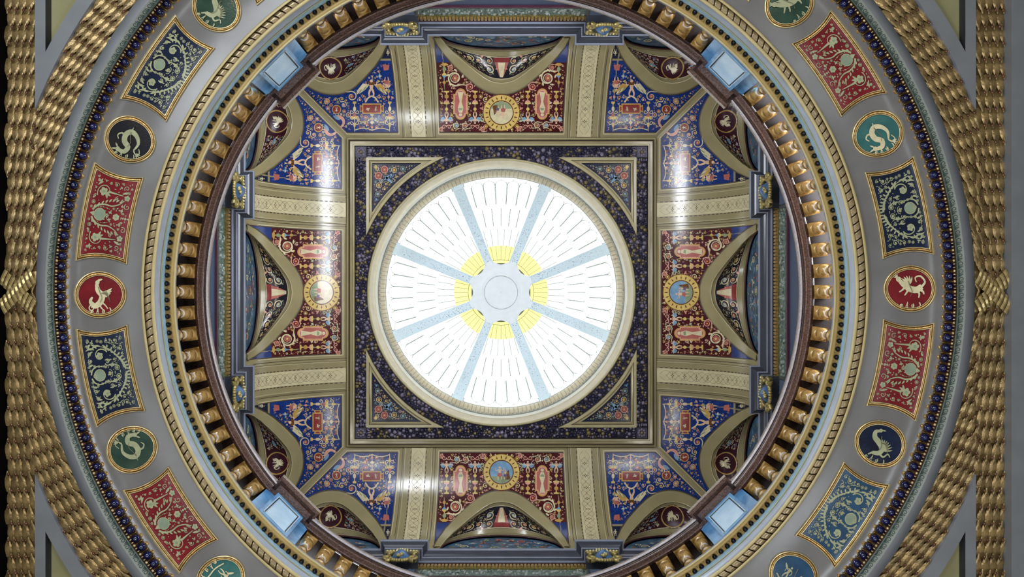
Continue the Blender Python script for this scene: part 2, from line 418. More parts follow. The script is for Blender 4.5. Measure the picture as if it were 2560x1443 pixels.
for side, sg in (('left', -1), ('right', 1)):
    x0, x1 = (pxR(1178, ZG), pxR(1250, ZG)) if sg < 0 else (pxR(1178, ZG), pxR(1253, ZG))
    t = thing('leaf_garland', 'long band of gilded laurel leaves and berries along the %s edge, forking into the corners' % side, 'garland', 'gilded leaf garlands')
    pitch = .200; nl = 0; leaves = []
    for sy in (-1, 1):
        for i in range(19):                               # straight band
            y = sy*(.12+pitch*i); off = .5 if i % 2 else 0
            for k in range(4):
                x = x0+(x1-x0)*(k+.5+(off-.25)*.9)/4
                leaves.append((sg*x, y, 0 if sy < 0 else pi, 1.0))
        for i in range(20):                               # ring band
            a = (.06+pitch*i)/pxR(1216, ZG)
            for k in range(5):
                R = RL0+(RL1-RL0)*(k+.35+(.45 if i % 2 else 0))/4.9
                x, y = R*cos(a), R*sin(a)
                if x > x0+.015 or R > RL1: continue
                leaves.append((sg*x, sy*y, (0 if sy < 0 else pi)+(a*(1 if sg*sy > 0 else -1)), 1.0))
    leaves = [l for l in leaves if abs(l[1]) > .07]
    for n_, (x, y, a, s_) in enumerate(leaves[:300]):
        j = random.uniform(-.07, .07)
        link('leaf', LEAF, t, loc=(x, y, ZG+.01+random.uniform(-.008, .008)), rot=(0, 0, a+j), scale=(random.uniform(.95, 1.08), random.uniform(.98, 1.06), 1))
        d = .105
        bx, by = x+.047*cos(a)-(d*-sin(a))*-1*1, y+.047*sin(a)+d*cos(a)
        if abs(x) < x0-.0 and (hypot(bx, by) > RL1-.02 or hypot(bx, by) < RL0): continue
        if abs(x) >= x0 and (abs(bx) > x1-.06 or hypot(bx, by) < RL0 or (abs(bx) < x0 and hypot(bx, by) > RL1-.02)): continue
        link('berry', BERRY, t, loc=(bx, by, ZG-.025), rot=(0, 0, a))
    mb = MB(); mb.box(min(sg*x0, sg*x1), max(sg*x0, sg*x1), -4.1, 4.1, ZG+.045, ZG+.2, 'garland_back')
    aa = [(-38+76*j/48)+(180 if sg < 0 else 0) for j in range(49)]
    mb.grid([[polar(R_, rad(q), ZG+.046) for q in aa] for R_ in (RL0, RL1)], 'garland_back', smooth=False); mb.obj('backing', t)
    # crossed pleated ribbon
    for dd in (-1, 1):
        mb = MB(); n = 9
        for i in range(n):
            for u0, u1, m, dz_ in ((i/n, (i+.86)/n, 'ribbon_gold', 0), ((i+.86)/n, (i+1)/n, 'leaf_bed', .02)):
                P = []
                for u in (u0, (u0+u1)/2, u1):
                    x = pxR(1172, ZG)+u*(pxR(1251, ZG)-pxR(1172, ZG)); yc = dd*(u-.5)*.40; bb = .010 if (m == 'ribbon_gold' and u not in (u0, u1)) else 0
                    P.append([(sg*(x-dd*v*.07), yc+v*.17, ZG-.065-.016*cos(v*pi)-bb+dz_-(.012 if dd > 0 else 0)) for v in (-.5, -.25, 0, .25, .5)])
                mb.grid(P, m, smooth=False)
        mb.obj('ribbon', t, label='pleated gilded ribbon crossing the leaf band')
# ---- ring mouldings outside the cove
mb = MB(); ring(mb, [(pxR(1174, 9.72), 10.1), (pxR(1174, 9.72), 9.72), (pxR(1151, 9.72), 9.72)], 'band_grey'); mb.obj('trim_2', kind='structure')
t = thing('wave_frieze', 'pale green ring painted with a running row of dark wave scrolls outside the blue beads', 'frieze')
mb = MB(); ring(mb, [(pxR(1151, 9.72), 9.72), (pxR(1131, 9.80), 9.80)], 'frieze_green'); mb.obj('band', t)
def wmap(a, q, h):    # q: 0 outer .. 1 inner
    R = pxR(1151, 9.72)*(1-q)+pxR(1131, 9.8)*q; z = 9.72*(1-q)+9.8*q
    return polar(R, a, z-h)
p = Paint(wmap, .004, 0); N = 366
for i in range(N):
    a = 2*pi*i/N; k = 2*pi/N
    M = lambda u, v: (a+k*u, v)
    # spiral drawn in band coordinates
    pts = []
    for j in range(15):
        tt = j/14; an = -.6+2*pi*1.35*tt; r = .40*(1-.8*tt); pts.append((a+k*(.42+r*cos(an)*.95), .50+r*sin(an)*.95))
    for j in range(14):
        w = .075*(1-.4*j/14); (xa, ya), (xb, yb) = pts[j], pts[j+1]; dx, dy = (xb-xa)/k, yb-ya; d = hypot(dx, dy) or 1; nx, ny = -dy/d*w, dx/d*w
        p.poly([(xa-nx*k, ya-ny), (xa+nx*k, ya+ny), (xb+nx*k, yb+ny), (xb-nx*k, yb-ny)], 'frieze_dark')
    p.poly([M(.55, .95), M(1.15, .95), M(1.02, .6), M(.93, .35), M(.86, .62)], 'frieze_dark')
p.obj('wave_scroll', t, kind='stuff')
mb = MB(); ring(mb, [(pxR(1133.5, 9.78), 9.775), (pxR(1131, 9.79), 9.775), (pxR(1129, 9.85), 9.85)], 'frieze_dark'); mb.obj('fillet', t)
# ---- blue bead moulding
t = thing('bead_moulding', 'outer ring of large glossy blue beads set in gilded cups with a string of pearls', 'moulding')
mb = MB(); ring(mb, [(pxR(1129, 9.86), 9.86), (pxR(1120, 9.97), 9.97), (pxR(1100, 10.03), 10.03), (pxR(1099, 9.99), 9.99)], 'bead_bed'); mb.obj('bed', t)
mb = MB(); Np = 272*3
for i in range(Np):
    a = 2*pi*i/Np; R = pxR(1125.5, 9.86); L = .030 if i % 3 == 0 else .014
    c, s = cos(a), sin(a)
    fn = lambda x, y, z, c=c, s=s: (x*c-y*s, x*s+y*c, z)
    mb.ball((R, 0, 9.87), .017, L*.62, .017, 'gold_pale', 6, 4, fn)
mb.obj('pearl_string', t, kind='stuff')
mb = MB(); mb.ball((0, 0, 0), .061, .050, .060, 'bead_blue', 12, 8); BEAD = mb.data('blue_bead')
mb = MB(); P = []       # cup: open collar round the bead, plus dart beside it
for r, z in ((1.0, .03), (1.14, .008), (1.26, .012), (1.30, .05)):
    P.append([(.052*r*cos(b)+.004, .0445*r*sin(b), z) for b in [pi*.22*0+2*pi*j/16 for j in range(16)]])
mb.grid(P, 'gold', closed=True)
yd = .066
mb.grid([[(x, yd-w, .0+.02), (x, yd, -.03), (x, yd+w, .02)] for x, w in ((-.055, .006), (-.045, .012), (-.01, .004), (.03, .006), (.05, .011), (.068, .001))], 'gold')
CUP = mb.data('cup')
for i in range(272):
    a = 2*pi*(i+.5)/272; R = pxR(1111, 9.97)
    link('blue_bead', BEAD, t, loc=polar(R, a, 9.965), rot=(0, 0, a)); link('cup', CUP, t, loc=polar(R, a, 9.99), rot=(0, 0, a))
# ---- cove
A_, B_, C_ = (5.50, 9.99), (5.39, 10.29), (4.712, 10.345)
cove_tab = []
for i in range(41):
    u = i/40; R = (1-u)**2*A_[0]+2*u*(1-u)*B_[0]+u*u*C_[0]; z = (1-u)**2*A_[1]+2*u*(1-u)*B_[1]+u*u*C_[1]
    cove_tab.append((R, z))
mb = MB(); ring(mb, cove_tab, 'cove_grey', 256); mb.obj('ceiling', kind='structure')
ctab = sorted([(R/z*F, R, z, i) for i, (R, z) in enumerate(cove_tab)])
def cmap(a, r, h):
    R, z, i = interp(ctab, r); i = min(38, max(1, int(i))); (Ra, za), (Rb, zb) = cove_tab[i-1], cove_tab[i+1]
    tx, tz = Rb-Ra, zb-za; d = hypot(tx, tz); nx, nz = tz/d, -tx/d
    if nz > 0: nx, nz = -nx, -nz
    return polar(R+nx*h, a, z+nz*h)
RC = 1012.0
def pmap(a0): return lambda s, q, h: cmap(a0+s/RC, RC+q, h)
def frame_sweep(mb, outline, a0, offs):
    """outline: closed list of (s,q) ; offs: list of (inset, height, material)"""
    n = len(outline)
    def inset(d):
        out = []
        for i in range(n):
            x0, y0 = outline[i-1]; x1, y1 = outline[i]; x2, y2 = outline[(i+1) % n]
            d1 = hypot(x1-x0, y1-y0) or 1; d2 = hypot(x2-x1, y2-y1) or 1
            n1 = (-(y1-y0)/d1, (x1-x0)/d1); n2 = (-(y2-y1)/d2, (x2-x1)/d2)
            k = 1+n1[0]*n2[0]+n1[1]*n2[1]; k = max(k, .3)
            out.append((x1+(n1[0]+n2[0])*d/k, y1+(n1[1]+n2[1])*d/k))
        return out
    pm = pmap(a0)
    rows = [[pm(x, y, h) for x, y in inset(d)] for d, h, m in offs]
    for r0, r1, (d, h, m) in zip(rows, rows[1:], offs[1:]): mb.grid([r0, r1], m, closed=True, smooth=False)
    return inset
POS = {0: 'on the right middle', 1: 'on the right, just below the middle', 2: 'at the lower right', 3: 'at the bottom right', 4: 'at bottom centre',
       8: 'on the left middle'}
def where(i, n=16, mid=False):
    """words for clockwise step i of n from the right"""
    a = 360*(i+(.5 if mid else 0))/n
    x, y = cos(rad(a)), sin(rad(a))
    lr = 'right' if x > 0 else 'left'; s = degrees(math.asin(max(-1, min(1, y))))
    tb = 'upper' if y < 0 else 'lower'
    if abs(s) < 3: return '%s middle' % lr
    if abs(s) < 16: return '%s side just %s the middle' % (lr, 'above' if y < 0 else 'below')
    if abs(s) < 28: return '%s side, a little %s the middle' % (lr, 'above' if y < 0 else 'below')
    if abs(s) < 40: return '%s %s' % (tb, lr)
    if abs(s) < 50: return '%s %s, cut by the picture edge' % (tb, lr)
    return '%s %s, %s degrees round from the side' % (tb, lr, int(round(abs(s))))
FR = [(0, 0, 'gold_pale'), (.6, .028, 'gold_pale'), (2.2, .032, 'gold_pale'), (3.2, .012, 'gold_dark'), (5.0, .026, 'gold'), (7.6, .028, 'gold'), (8.6, .008, 'gold_dark'), (9.6, .020, 'gold_pale'), (11, .020, 'gold_pale'), (12, -.004, 'gold_dark')]
ROLL = rad(-.42)
pan_col = {0: 'red', 1: 'steel_blue', 6: 'red', 7: 'navy', 8: 'red', 9: 'navy', 14: 'red', 15: 'navy'}
med_col = {0: 'red', 1: 'navy', 2: 'steel_blue', 6: 'teal', 7: 'green', 8: 'red', 9: 'black_blue', 10: 'green', 14: 'green', 15: 'teal'}
cname = {'red': 'red', 'steel_blue': 'steel blue', 'navy': 'navy blue', 'green': 'dark green', 'teal': 'teal', 'black_blue': 'blackish blue'}
def draw_navy(p):
    O = 'orn_green'
    p.poly([(14*cos(b)*(1+.09*cos(9*b)), 22+13*sin(b)*(1+.09*cos(9*b))) for b in [2*pi*i/54 for i in range(54)]], 'orn_shell', 1)
    p.annulus(0, 22, 12.6, 14.8, O, 2, 30)
    p.spiral(0, 36, 6, O, pi, 1, 1.0, 1.1, 2); p.spiral(0, 36, 6, O, 0, -1, 1.0, 1.1, 2)
    for sx in (-1, 1):
        m = lambda x, y: (sx*x, y)
        p.stroke([m(3, -46), m(14, -44), m(30, -38), m(44, -26), m(58, -14), m(66, 2), m(70, 20)], 2.6, .8, O, 1)      # main stem
        for i in range(9):                                                                                             # acanthus lobes
            u = i/8; x = 6+u*58; y = -46+u*u*40; a = -2.2+u*1.5
            p.leaf(sx*x, y, a if sx > 0 else pi-a, 11-3*u, 2.6, O, 1, .5*sx); a = .9+u*.9
            p.leaf(sx*x, y, a if sx > 0 else pi-a, 13-4*u, 2.8, O, 1, -.5*sx)
        p.spiral(sx*46, 12, 19, O, -1.2 if sx > 0 else pi+1.2, sx, .95, 1.5, 2, 22)
        p.rosette(sx*46, 14, 9.5, O, 'orn_shell', 2, 5, .3)
        p.stroke([m(18, 8), m(22, 24), m(16, 38), m(4, 44)], 1.0, 2.0, O, 2)
        p.stroke([m(14, -30), m(22, -14), m(19, 4), m(22, 10)], 1.8, .7, O, 1)
        for (x, y, a, L) in ((62, 26, .9, 22), (64, 20, .2, 18), (58, 30, 1.6, 18), (70, 10, 1.2, 26), (76, 34, 1.9, 12), (56, -4, -.2, 18), (30, -10, .6, 14), (26, 34, 1.2, 12)):
            p.leaf(sx*x, y, a if sx > 0 else pi-a, L, 3.0, O, 1, .7*sx)
        for (x, y, r) in ((84, 40, 3.2), (36, 42, 3.4), (30, -4, 3.4), (78, -18, 4.6), (62, -40, 5.2), (24, 46, 2.6)):
            p.spiral(sx*x, y, r*1.3, O, 1.5, sx, 1.2, .9, 1, 12)
        for k in range(6): p.disc(sx*(20+k*3.4), -26-k*2.2, .9, O, 1, 6)
    extra(p, [(0, 22, 17), (-46, 12, 22), (0, 40, 8)]+[(-q, w, 9) for q, w in ((5, -44), (20, -42), (34, -35), (46, -24), (58, -12), (66, 2), (70, 20), (64, 28))], 5)
def extra(p, avoid, seed):
    fill(p, lambda x, y: abs(y) < 50 and abs(x) < 100-12*(1-(y/66)**2), (-100, 0, -50, 50), 1500, ['orn_green'], 2.6, 10, avoid, 1, seed, mirror=True)
def draw_red(p):
    O = 'orn_green'
    p.poly([(15*cos(b)*(1+.06*cos(11*b)), 20+14*sin(b)*(1+.06*cos(11*b))) for b in [2*pi*i/66 for i in range(66)]], 'orn_shell', 1)
    p.annulus(0, 20, 13.6, 15.4, O, 2, 30)
    p.poly([(-6, 36), (0, 46), (6, 36), (2, 34), (-2, 34)], O, 2)
    p.rosette(0, -22, 9, O, 'orn_shell', 1, 6); p.candelabrum(0, -34, -58, 4, [O], 1)
    for sx in (-1, 1):
        m = lambda x, y: (sx*x, y)
        p.stroke([m(8, 40), m(20, 30), m(26, 12), m(25, -6), m(33, -24), m(44, -34)], 2.6, .9, O, 1)
        for i in range(8):
            u = i/7; x = 12+15*sin(u*2.2)+u*12; y = 36-u*60
            p.leaf(sx*x, y, (.3-u*.8) if sx > 0 else pi-(.3-u*.8), 10, 2.4, O, 1, -.4*sx)
        for k in range(10): p.disc(sx*(15+4.2*sin(k*.3)), 34-k*4.0, 1.1, O, 1, 6)
        p.spiral(sx*56, 18, 21, O, 2.2 if sx > 0 else pi-2.2, -sx, .95, 1.2, 1, 24)
        p.rosette(sx*56, 22, 11, O, 'orn_shell', 2, 5, .5)
        for a in (3.6, 4.3, 5.0): p.leaf(sx*54, 16, a if sx > 0 else pi-a, 15, 3, O, 1)
        p.stroke([m(58, 10), m(57, -8), m(56, -30)], 3.0, .6, O, 2)
        p.leaf(sx*60, -26, -1.1 if sx > 0 else pi+1.1, 18, 3, O, 1); p.rosette(sx*52, -40, 8, O, 'orn_shell', 1, 5)
        p.spiral(sx*30, -44, 8, O, .5, sx, 1.2, 1.0, 1); p.spiral(sx*76, -34, 7, O, 2.5, -sx, 1.2, 1.0, 1)
        if sx > 0: extra(p, [(0, 22, 17), (0, -40, 8), (0, -22, 10), (-56, 18, 23), (-56, -10, 6), (-56, -26, 8), (-52, -40, 8), (-30, -44, 8), (-76, -34, 7)]+[(-q, w, 8) for q, w in ((12, 34), (22, 26), (27, 12), (27, -4), (34, -22))], 6)
        p.leaf(sx*78, 28, 1.8 if sx > 0 else pi-1.8, 16, 2.6, O, 1, .5); p.rosette(sx*80, 40, 4, O, O, 1, 5); p.disc(sx*38, 44, 2.6, O, 1, 8)
for i in range(16):
    a0 = 2*pi*(i+.5)/16+ROLL; half = rad(6.75)*RC; c = pan_col.get(i, 'navy' if i % 2 else 'red')
    t = thing('painted_panel', '%s scrollwork panel in gilded frame, %s' % (cname[c], where(i, mid=True)), 'ceiling panel', 'oblong painted panels of the cove')
    out = [(-half+(half*2)*k/16, -66) for k in range(17)]
    out += [(half-13*(1-(2*k/8-1)**2)*1.0, -66+132*k/8) for k in range(1, 8)]
    out += [(half-(half*2)*k/16, 66) for k in range(17)]
    out += [(-half+13*(1-(2*k/8-1)**2), 66-132*k/8) for k in range(1, 8)]
    mb = MB(); ins = frame_sweep(mb, out, a0, FR); mb.obj('frame', t)
    # field: grid between the concave ends
    pm = pmap(a0); rows = []
    for k in range(17):
        q = -56+112*k/16; e = half-11-13*(1-(q/66)**2); rows.append([pm(-e+2*e*j/24, q, .003) for j in range(25)])
    mb = MB(); mb.grid(rows, c); mb.obj('field', t)
    p = Paint(lambda s_, q_, h, pm=pm: pm(s_*1.02, q_, h), .008, 0); (draw_red if c == 'red' else draw_navy)(p); p.obj('scrollwork', t, kind='stuff')
def creature(p, kind, O):
    D = 'creature_shade'
    for q in range(4): p.leaf(-20+13*q, -34+3*(q % 2), .4+.3*q, 8, 1.4, O, 1, .6); p.spiral(-16+11*q, -31-2*(q % 2), 3.0, O, q, 1, 1.1, .8, 1, 8)
    if kind in (0, 3):
        for q in range(5): p.stroke([(2+q*2.2, 2+q*1.5), (8+q*2.4, 3-q*2.2), (13+q*1.4, 2-q*4)], .5, .3, D, 5)
    p.stroke([(-3, 14), (0, 4), (4, -5), (0, -14)], .7, .4, D, 5)
    def st(pts, a, b, mid=None, l=1):
        out = []
        for i in range(len(pts)-1):
            p0 = pts[max(i-1, 0)]; p1 = pts[i]; p2 = pts[i+1]; p3 = pts[min(i+2, len(pts)-1)]
            for k in range(4):
                u = k/4; out.append(tuple(.5*((2*p1[j])+(-p0[j]+p2[j])*u+(2*p0[j]-5*p1[j]+4*p2[j]-p3[j])*u*u+(-p0[j]+3*p1[j]-3*p2[j]+p3[j])*u**3) for j in (0, 1)))
        out.append(pts[-1]); p.stroke(out, a, b, O, l, mid)
    if kind == 0:      # winged bird dragon
        st([(-6, 20), (-4, 8), (4, -2), (0, -14), (-10, -20), (-18, -12), (-14, -4)], 3, 1.2, 9)
        st([(-6, 20), (-2, 26), (4, 28)], 3.6, 1); p.disc(-5, 22, 4.2, O, 2, 9)
        for k in range(5): p.leaf(2, 4, -.1-.25*k, 22-2*k, 3.0, O, 1, .5)
        st([(0, -12), (8, -18), (14, -26)], 1.8, .8); st([(-2, -14), (2, -24), (8, -29)], 1.8, .8)
        p.spiral(-16, -24, 6, O, 1.5, 1, 1.2, 1.3, 1)
    elif kind == 1:    # sea dragon with coiled neck
        st([(14, -16), (18, -2), (10, 10), (-2, 14), (-10, 6), (-8, -6), (2, -14), (-2, -24), (-14, -24)], 1.2, 3, 8)
        for k in range(6): p.leaf(-8+k*3, 12-abs(k-2)*1.5, 1.0+.28*k, 11, 1.4, O, 1)
        p.disc(-15, -23, 4.4, O, 2, 9); p.leaf(-17, -23, 3.4, 10, 2, O, 2); p.leaf(-16, -20, 2.4, 9, 1.8, O, 2)
        st([(14, -16), (20, -22), (26, -18), (22, -10)], 1.4, .7); st([(-8, 2), (-18, 6), (-24, 0), (-20, -6)], 2, .8)
        for k in range(3): p.leaf(20, -20, 5.2+.5*k, 9, 1.6, O, 1)
    elif kind == 2:    # running beast with raised claws
        st([(22, 4), (12, -2), (0, 0), (-12, 8), (-20, 16)], 5, 3, 7.5); p.disc(-21, 18, 5, O, 2, 9)
        for a, b in (((-10, 6), (-20, -6)), ((-6, 4), (-10, -12)), ((12, -2), (16, -16)), ((16, 0), (26, -10))):
            st([a, ((a[0]+b[0])/2+3, (a[1]+b[1])/2), b], 2.6, 1)
        st([(22, 4), (28, 12), (20, 22), (10, 20), (12, 12)], 2.2, .8)
        for k in range(5): p.leaf(-4, 6, .7+.3*k, 18, 2.2, O, 1, .4)
        for k in range(4): p.leaf(-22, 20, 1.8+.35*k, 9, 1, O, 1)
    elif kind == 3:    # swan necked griffin
        st([(-8, 22), (-16, 18), (-14, 8), (-4, 2), (6, -6), (4, -16), (-8, -20)], 1.8, 3, 8)
        p.disc(-8, 23, 3.6, O, 2, 9); p.leaf(-6, 24, .2, 8, 1.5, O, 2)
        for k in range(7): p.leaf(0, -8, -.2+.22*k, 26-1.5*k, 2.3, O, 1, .4)
        st([(4, -16), (14, -20), (20, -12), (26, -16)], 2, .8); st([(-8, -20), (-14, -26)], 2, 1)
    else:              # two small seated figures
        for sx in (-1, 1):
            p.figure(sx*12, -16, 26, O, 1, 1, arms=-1)
            p.leaf(sx*16, 0, .6 if sx > 0 else 2.5, 14, 2.4, O, 1)
        st([(-26, -18), (-8, -22), (10, -20), (26, -18)], 1.2, 1.2)
kinds = {8: 0, 10: 3, 9: 1, 7: 1, 6: 4, 0: 2, 15: 1, 14: 2, 1: 3, 2: 4}
for i in range(16):
    a0 = 2*pi*i/16+ROLL; c = med_col.get(i, 'green' if i % 2 else 'teal')
    t = thing('medallion', 'round %s creature medallion in gilded frame, %s' % (cname[c], where(i)), 'medallion', 'round painted medallions of the cove')
    out = [(58.5*cos(-2*pi*k/48)*-1, 67*sin(-2*pi*k/48)) for k in range(48)]
    mb = MB(); out = [(58.5*cos(2*pi*k/48), 67*sin(2*pi*k/48)) for k in range(48)]
    frame_sweep(mb, out, a0, FR); mb.obj('frame', t)
    pm = pmap(a0); mb = MB()
    mb.grid([[pm(47.5*r*cos(2*pi*k/40), 56*r*sin(2*pi*k/40), .003+.012*(1-r*r)) for k in range(40)] for r in (.01, .3, .6, .85, 1)], c, closed=True); mb.obj('field', t)
    kd = kinds.get(i, i % 5); fl = 1 if i in (8, 10, 9) else -1
    p = Paint(lambda x, y, h, pm=pm, fl=fl: pm(y*1.38*fl, x*1.38*-fl, h), .022, 0)
    creature(p, kd, 'orn_cream' if c in ('red', 'teal') else 'orn_green'); p.obj('creature', t)
# ---- opening mouldings
mb = MB(); ring(mb, [(4.712, 10.345), (pxR(909, 10.3), 10.29), (pxR(904, 10.28), 10.28), (pxR(903, 10.36), 10.36)], 'lip_cream'); mb.obj('trim_3', kind='structure')
t = thing('ribbon_moulding', 'ring of short ribbed beige rolls between cream fillets at the edge of the opening', 'moulding')
mb = MB(); ring(mb, [(pxR(903, 10.38), 10.38), (pxR(885, 10.40), 10.40)], 'rope_bed'); mb.obj('bed', t)
mb = MB(); n = 9; P = []
for j in range(n+1):
    u = j/n; y = (u-.5)*.088; rr = .049*(.86 if j in (0, n) else (1.0 if j % 2 else .93))
    P.append([(rr*cos(b)*1.0, y+.022*cos(b)*-1, -rr*.75*sin(b)) for b in [pi*k/8 for k in range(9)]])
mb.grid(P, 'rope', smooth=True); ROPE = mb.data('roll')
for i in range(276):
    a = 2*pi*i/276; link('roll', ROPE, t, loc=polar(pxR(894, 10.35), a, 10.365), rot=(0, 0, a))
mb = MB()
ring(mb, [(pxR(886, 10.4), 10.40), (pxR(884, 10.32), 10.32), (pxR(877, 10.33), 10.33), (pxR(876, 10.38), 10.38)], 'lip_cream')
mb.obj('trim_4', kind='structure')
mb = MB(); ring(mb, [(pxR(876, 10.38), 10.38), (pxR(871, 10.42), 10.42), (pxR(864, 10.45), 10.45), (pxR(862.5, 10.49), 10.49)], 'lip_white')
ring(mb, [(pxR(862.5, 10.49), 10.49), (pxR(861, 10.485), 10.485), (pxR(859, 10.50), 10.50)], 'lip_sage')
ring(mb, [(pxR(859, 10.50), 10.50), (pxR(856, 10.545), 10.545), (pxR(851, 10.57), 10.57), (pxR(850, 10.61), 10.61)], 'lip_blue'); mb.obj('trim_5', kind='structure')
t = thing('bead_moulding', 'inner ring of small black beads on a tan band around the opening', 'moulding')
mb = MB(); ring(mb, [(pxR(851, 10.61), 10.61), (pxR(837, 10.63), 10.63), (pxR(836, 10.60), 10.60), (pxR(829, 10.62), 10.62)], 'lip_tan'); mb.obj('band', t)
mb = MB(); mb.ball((0, 0, 0), .037, .035, .036, 'bead_navy', 10, 6); DB = mb.data('dark_bead')
mb = MB(); mb.grid([[(.034*r*cos(2*pi*j/14), .034*r*sin(2*pi*j/14), z) for j in range(14)] for r, z in ((1, .02), (1.12, .004), (1.24, .016))], 'lip_tan', closed=True)
mb.grid([[(x, .054-w, .012), (x, .054, -.014), (x, .054+w, .012)] for x, w in ((-.03, .004), (-.012, .002), (.01, .002), (.03, .009), (.038, .001))], 'gold_pale')
DC = mb.data('cup')
for i in range(258):
    a = 2*pi*i/258; R = pxR(844.5, 10.61); link('dark_bead', DB, t, loc=polar(R, a, 10.598), rot=(0, 0, a)); link('cup', DC, t, loc=polar(R, a, 10.612), rot=(0, 0, a))
mb = MB(); ring(mb, [(pxR(829, 10.62), 10.62), (pxR(827, 10.585), 10.585), (pxR(824, 10.60), 10.60)], 'lip_cream')
ring(mb, [(pxR(824, 10.60), 10.60), (pxR(822.5, 10.70), 10.70), (pxR(821, 10.80), 10.80), (4.50, 10.80)], 'lip_white'); mb.obj('trim_6', kind='structure')
# floor of the upper gallery
mb = MB(); sheet(mb, 4.49, -6.6, 6.6, 6.6, 10.80, 'granite_dark', 96); mb.obj('floor', kind='structure')
# ================================================================== BALUSTRADE
def baluster_data():
    mb = MB(); pr = [(.085, 10.90), (.088, 10.93), (.060, 10.96), (.055, 11.0), (.085, 11.08), (.098, 11.17), (.088, 11.26), (.055, 11.34), (.040, 11.39), (.042, 11.43), (.055, 11.445), (.072, 11.48), (.092, 11.54), (.094, 11.58), (.080, 11.625), (.092, 11.635), (.096, 11.65)]
    mb.lathe([(r, z-10.8) for r, z in pr], 'onyx', 20); mb.box(-.1, .1, -.1, .1, 0, .10, 'onyx'); return mb.data('baluster')
BAL = baluster_data()
mb = MB(); mb.box(-.1, .1, -.1, .1, .845, .95, 'onyx'); ABA = mb.data('abacus')
mb = MB(); mb.lathe([(.045, .625), (.060, .63), (.064, .637), (.060, .645), (.045, .65)], 'onyx_glint', 20); GLINT = mb.data('neck_glint')  # highlight on the neck, made as a pale ring
secs = {0: 'right', 1: 'lower', 2: 'left', 3: 'upper'}
for k in range(4):
    ac = k*pi/2
    t = thing('balustrade', 'curved balustrade of amber balusters under a brown granite handrail, %s side of the opening' % secs[k], 'balustrade', 'balustrade sections round the opening')
    a0, a1 = ac-pi/4+rad(4.9), ac+pi/4-rad(4.9)
    mb = MB(); rz = 11.75
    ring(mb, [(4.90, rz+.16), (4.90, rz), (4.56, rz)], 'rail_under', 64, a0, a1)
    ring(mb, [(4.56, rz), (4.545, rz-.03), (4.505, rz-.03)], 'granite_dark', 64, a0, a1); ring(mb, [(4.505, rz-.03), (4.495, rz)], 'granite_pale', 64, a0, a1)
    ring(mb, [(4.495, rz), (4.455, rz+.005)], 'granite', 64, a0, a1); ring(mb, [(4.455, rz+.005), (4.442, rz-.015), (4.425, rz-.01)], 'granite_pale', 64, a0, a1)
    ring(mb, [(4.425, rz-.01), (4.41, rz+.02), (4.39, rz+.02)], 'granite_dark', 64, a0, a1)
    ring(mb, [(4.39, rz+.02), (4.380, rz+.022), (4.372, rz+.04)], 'rail_glint', 64, a0, a1)  # reflection along the inner edge, painted as a pale band
    ring(mb, [(4.372, rz+.04), (4.372, rz+.12), (4.40, rz+.16), (4.90, rz+.16)], 'granite', 64, a0, a1)
    mb.obj('handrail', t)
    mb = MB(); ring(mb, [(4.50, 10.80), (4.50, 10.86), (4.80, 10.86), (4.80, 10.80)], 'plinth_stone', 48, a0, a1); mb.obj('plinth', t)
    for j in range(21):
        a = ac-pi/4+rad(6.9)+(pi/2-rad(13.8))*j/20
        b = link('baluster', BAL, t, loc=polar(4.64, a, 10.8), rot=(0, 0, a))
        link('abacus', ABA, b); link('neck_glint', GLINT, b, label='pale ring standing in for the highlight round the neck')
for k in range(4):
    a = pi/4+k*pi/2
    nm = ['lower right', 'lower left', 'upper left', 'upper right'][k]
    t = thing('pier', 'marble pier coloured pale blue with recessed panel and brown granite cap, %s of the opening' % nm, 'pier', 'blue piers of the balustrade')
    c, s = cos(a), sin(a); fn = lambda R, y, z, c=c, s=s: (R*c-y*s, R*s+y*c, z)
    mb = MB(); mb.box(4.50, 5.0, -.42, .42, 10.80, 11.74, 'pier_blue', fn); mb.obj('wing', t)
    mb = MB(); H = .26
    mb.box(4.45, 4.6, -H+.001, H-.001, 10.801, 11.739, 'pier_blue', fn)
    # face frame and recess
    for q in (-1, 1): mb.box(4.425, 4.451, q*H-.045*(q > 0), q*H+.045*(q < 0), 10.805, 11.738, 'pier_blue', fn)
    mb.box(4.425, 4.451, -H+.046, H-.046, 11.66, 11.738, 'pier_blue', fn); mb.box(4.425, 4.451, -H+.046, H-.046, 10.805, 10.87, 'pier_blue', fn)
    mb.obj('shaft', t)
    mb = MB(); hw = .215
    for d, m in ((0, 'pier_blue_pale'), (.018, 'slot'), (.026, 'pier_blue_pale')):
        w = hw-d
        for q in (-1, 1): mb.box(4.420+d*.6, 4.452, min(q*w, q*(w-.012)), max(q*w, q*(w-.012)), 10.87+d, 11.66-d, m, fn)
        mb.box(4.420+d*.6, 4.452, -w, w, 11.66-d-.012, 11.66-d, m, fn); mb.box(4.420+d*.6, 4.452, -w, w, 10.87+d, 10.882+d, m, fn)
    mb.obj('panel_moulding', t, label='thin pale moulding framing the blue panel')
    mb = MB(); mb.box(4.444, 4.455, -hw+.035, hw-.035, 10.9, 11.625, 'pier_blue_pale', fn); mb.obj('panel', t, label='bright pale blue recessed panel')
    mb = MB()
    for (r0, hw_, z0, z1, m) in ((4.335, .315, 11.74, 11.79, 'granite'), (4.29, .355, 11.79, 11.81, 'granite_dark'), (4.265, .375, 11.81, 11.84, 'granite'), (4.245, .39, 11.84, 11.93, 'granite')):
        mb.box(r0, 4.9, -hw_, hw_, z0, z1, m, fn)
        mb.box(r0+.12, 5.0, -hw_-.09, hw_+.09, z0+.004, z1-.004, m, fn)
    mb.obj('cap', t, label='stepped brown granite cap')
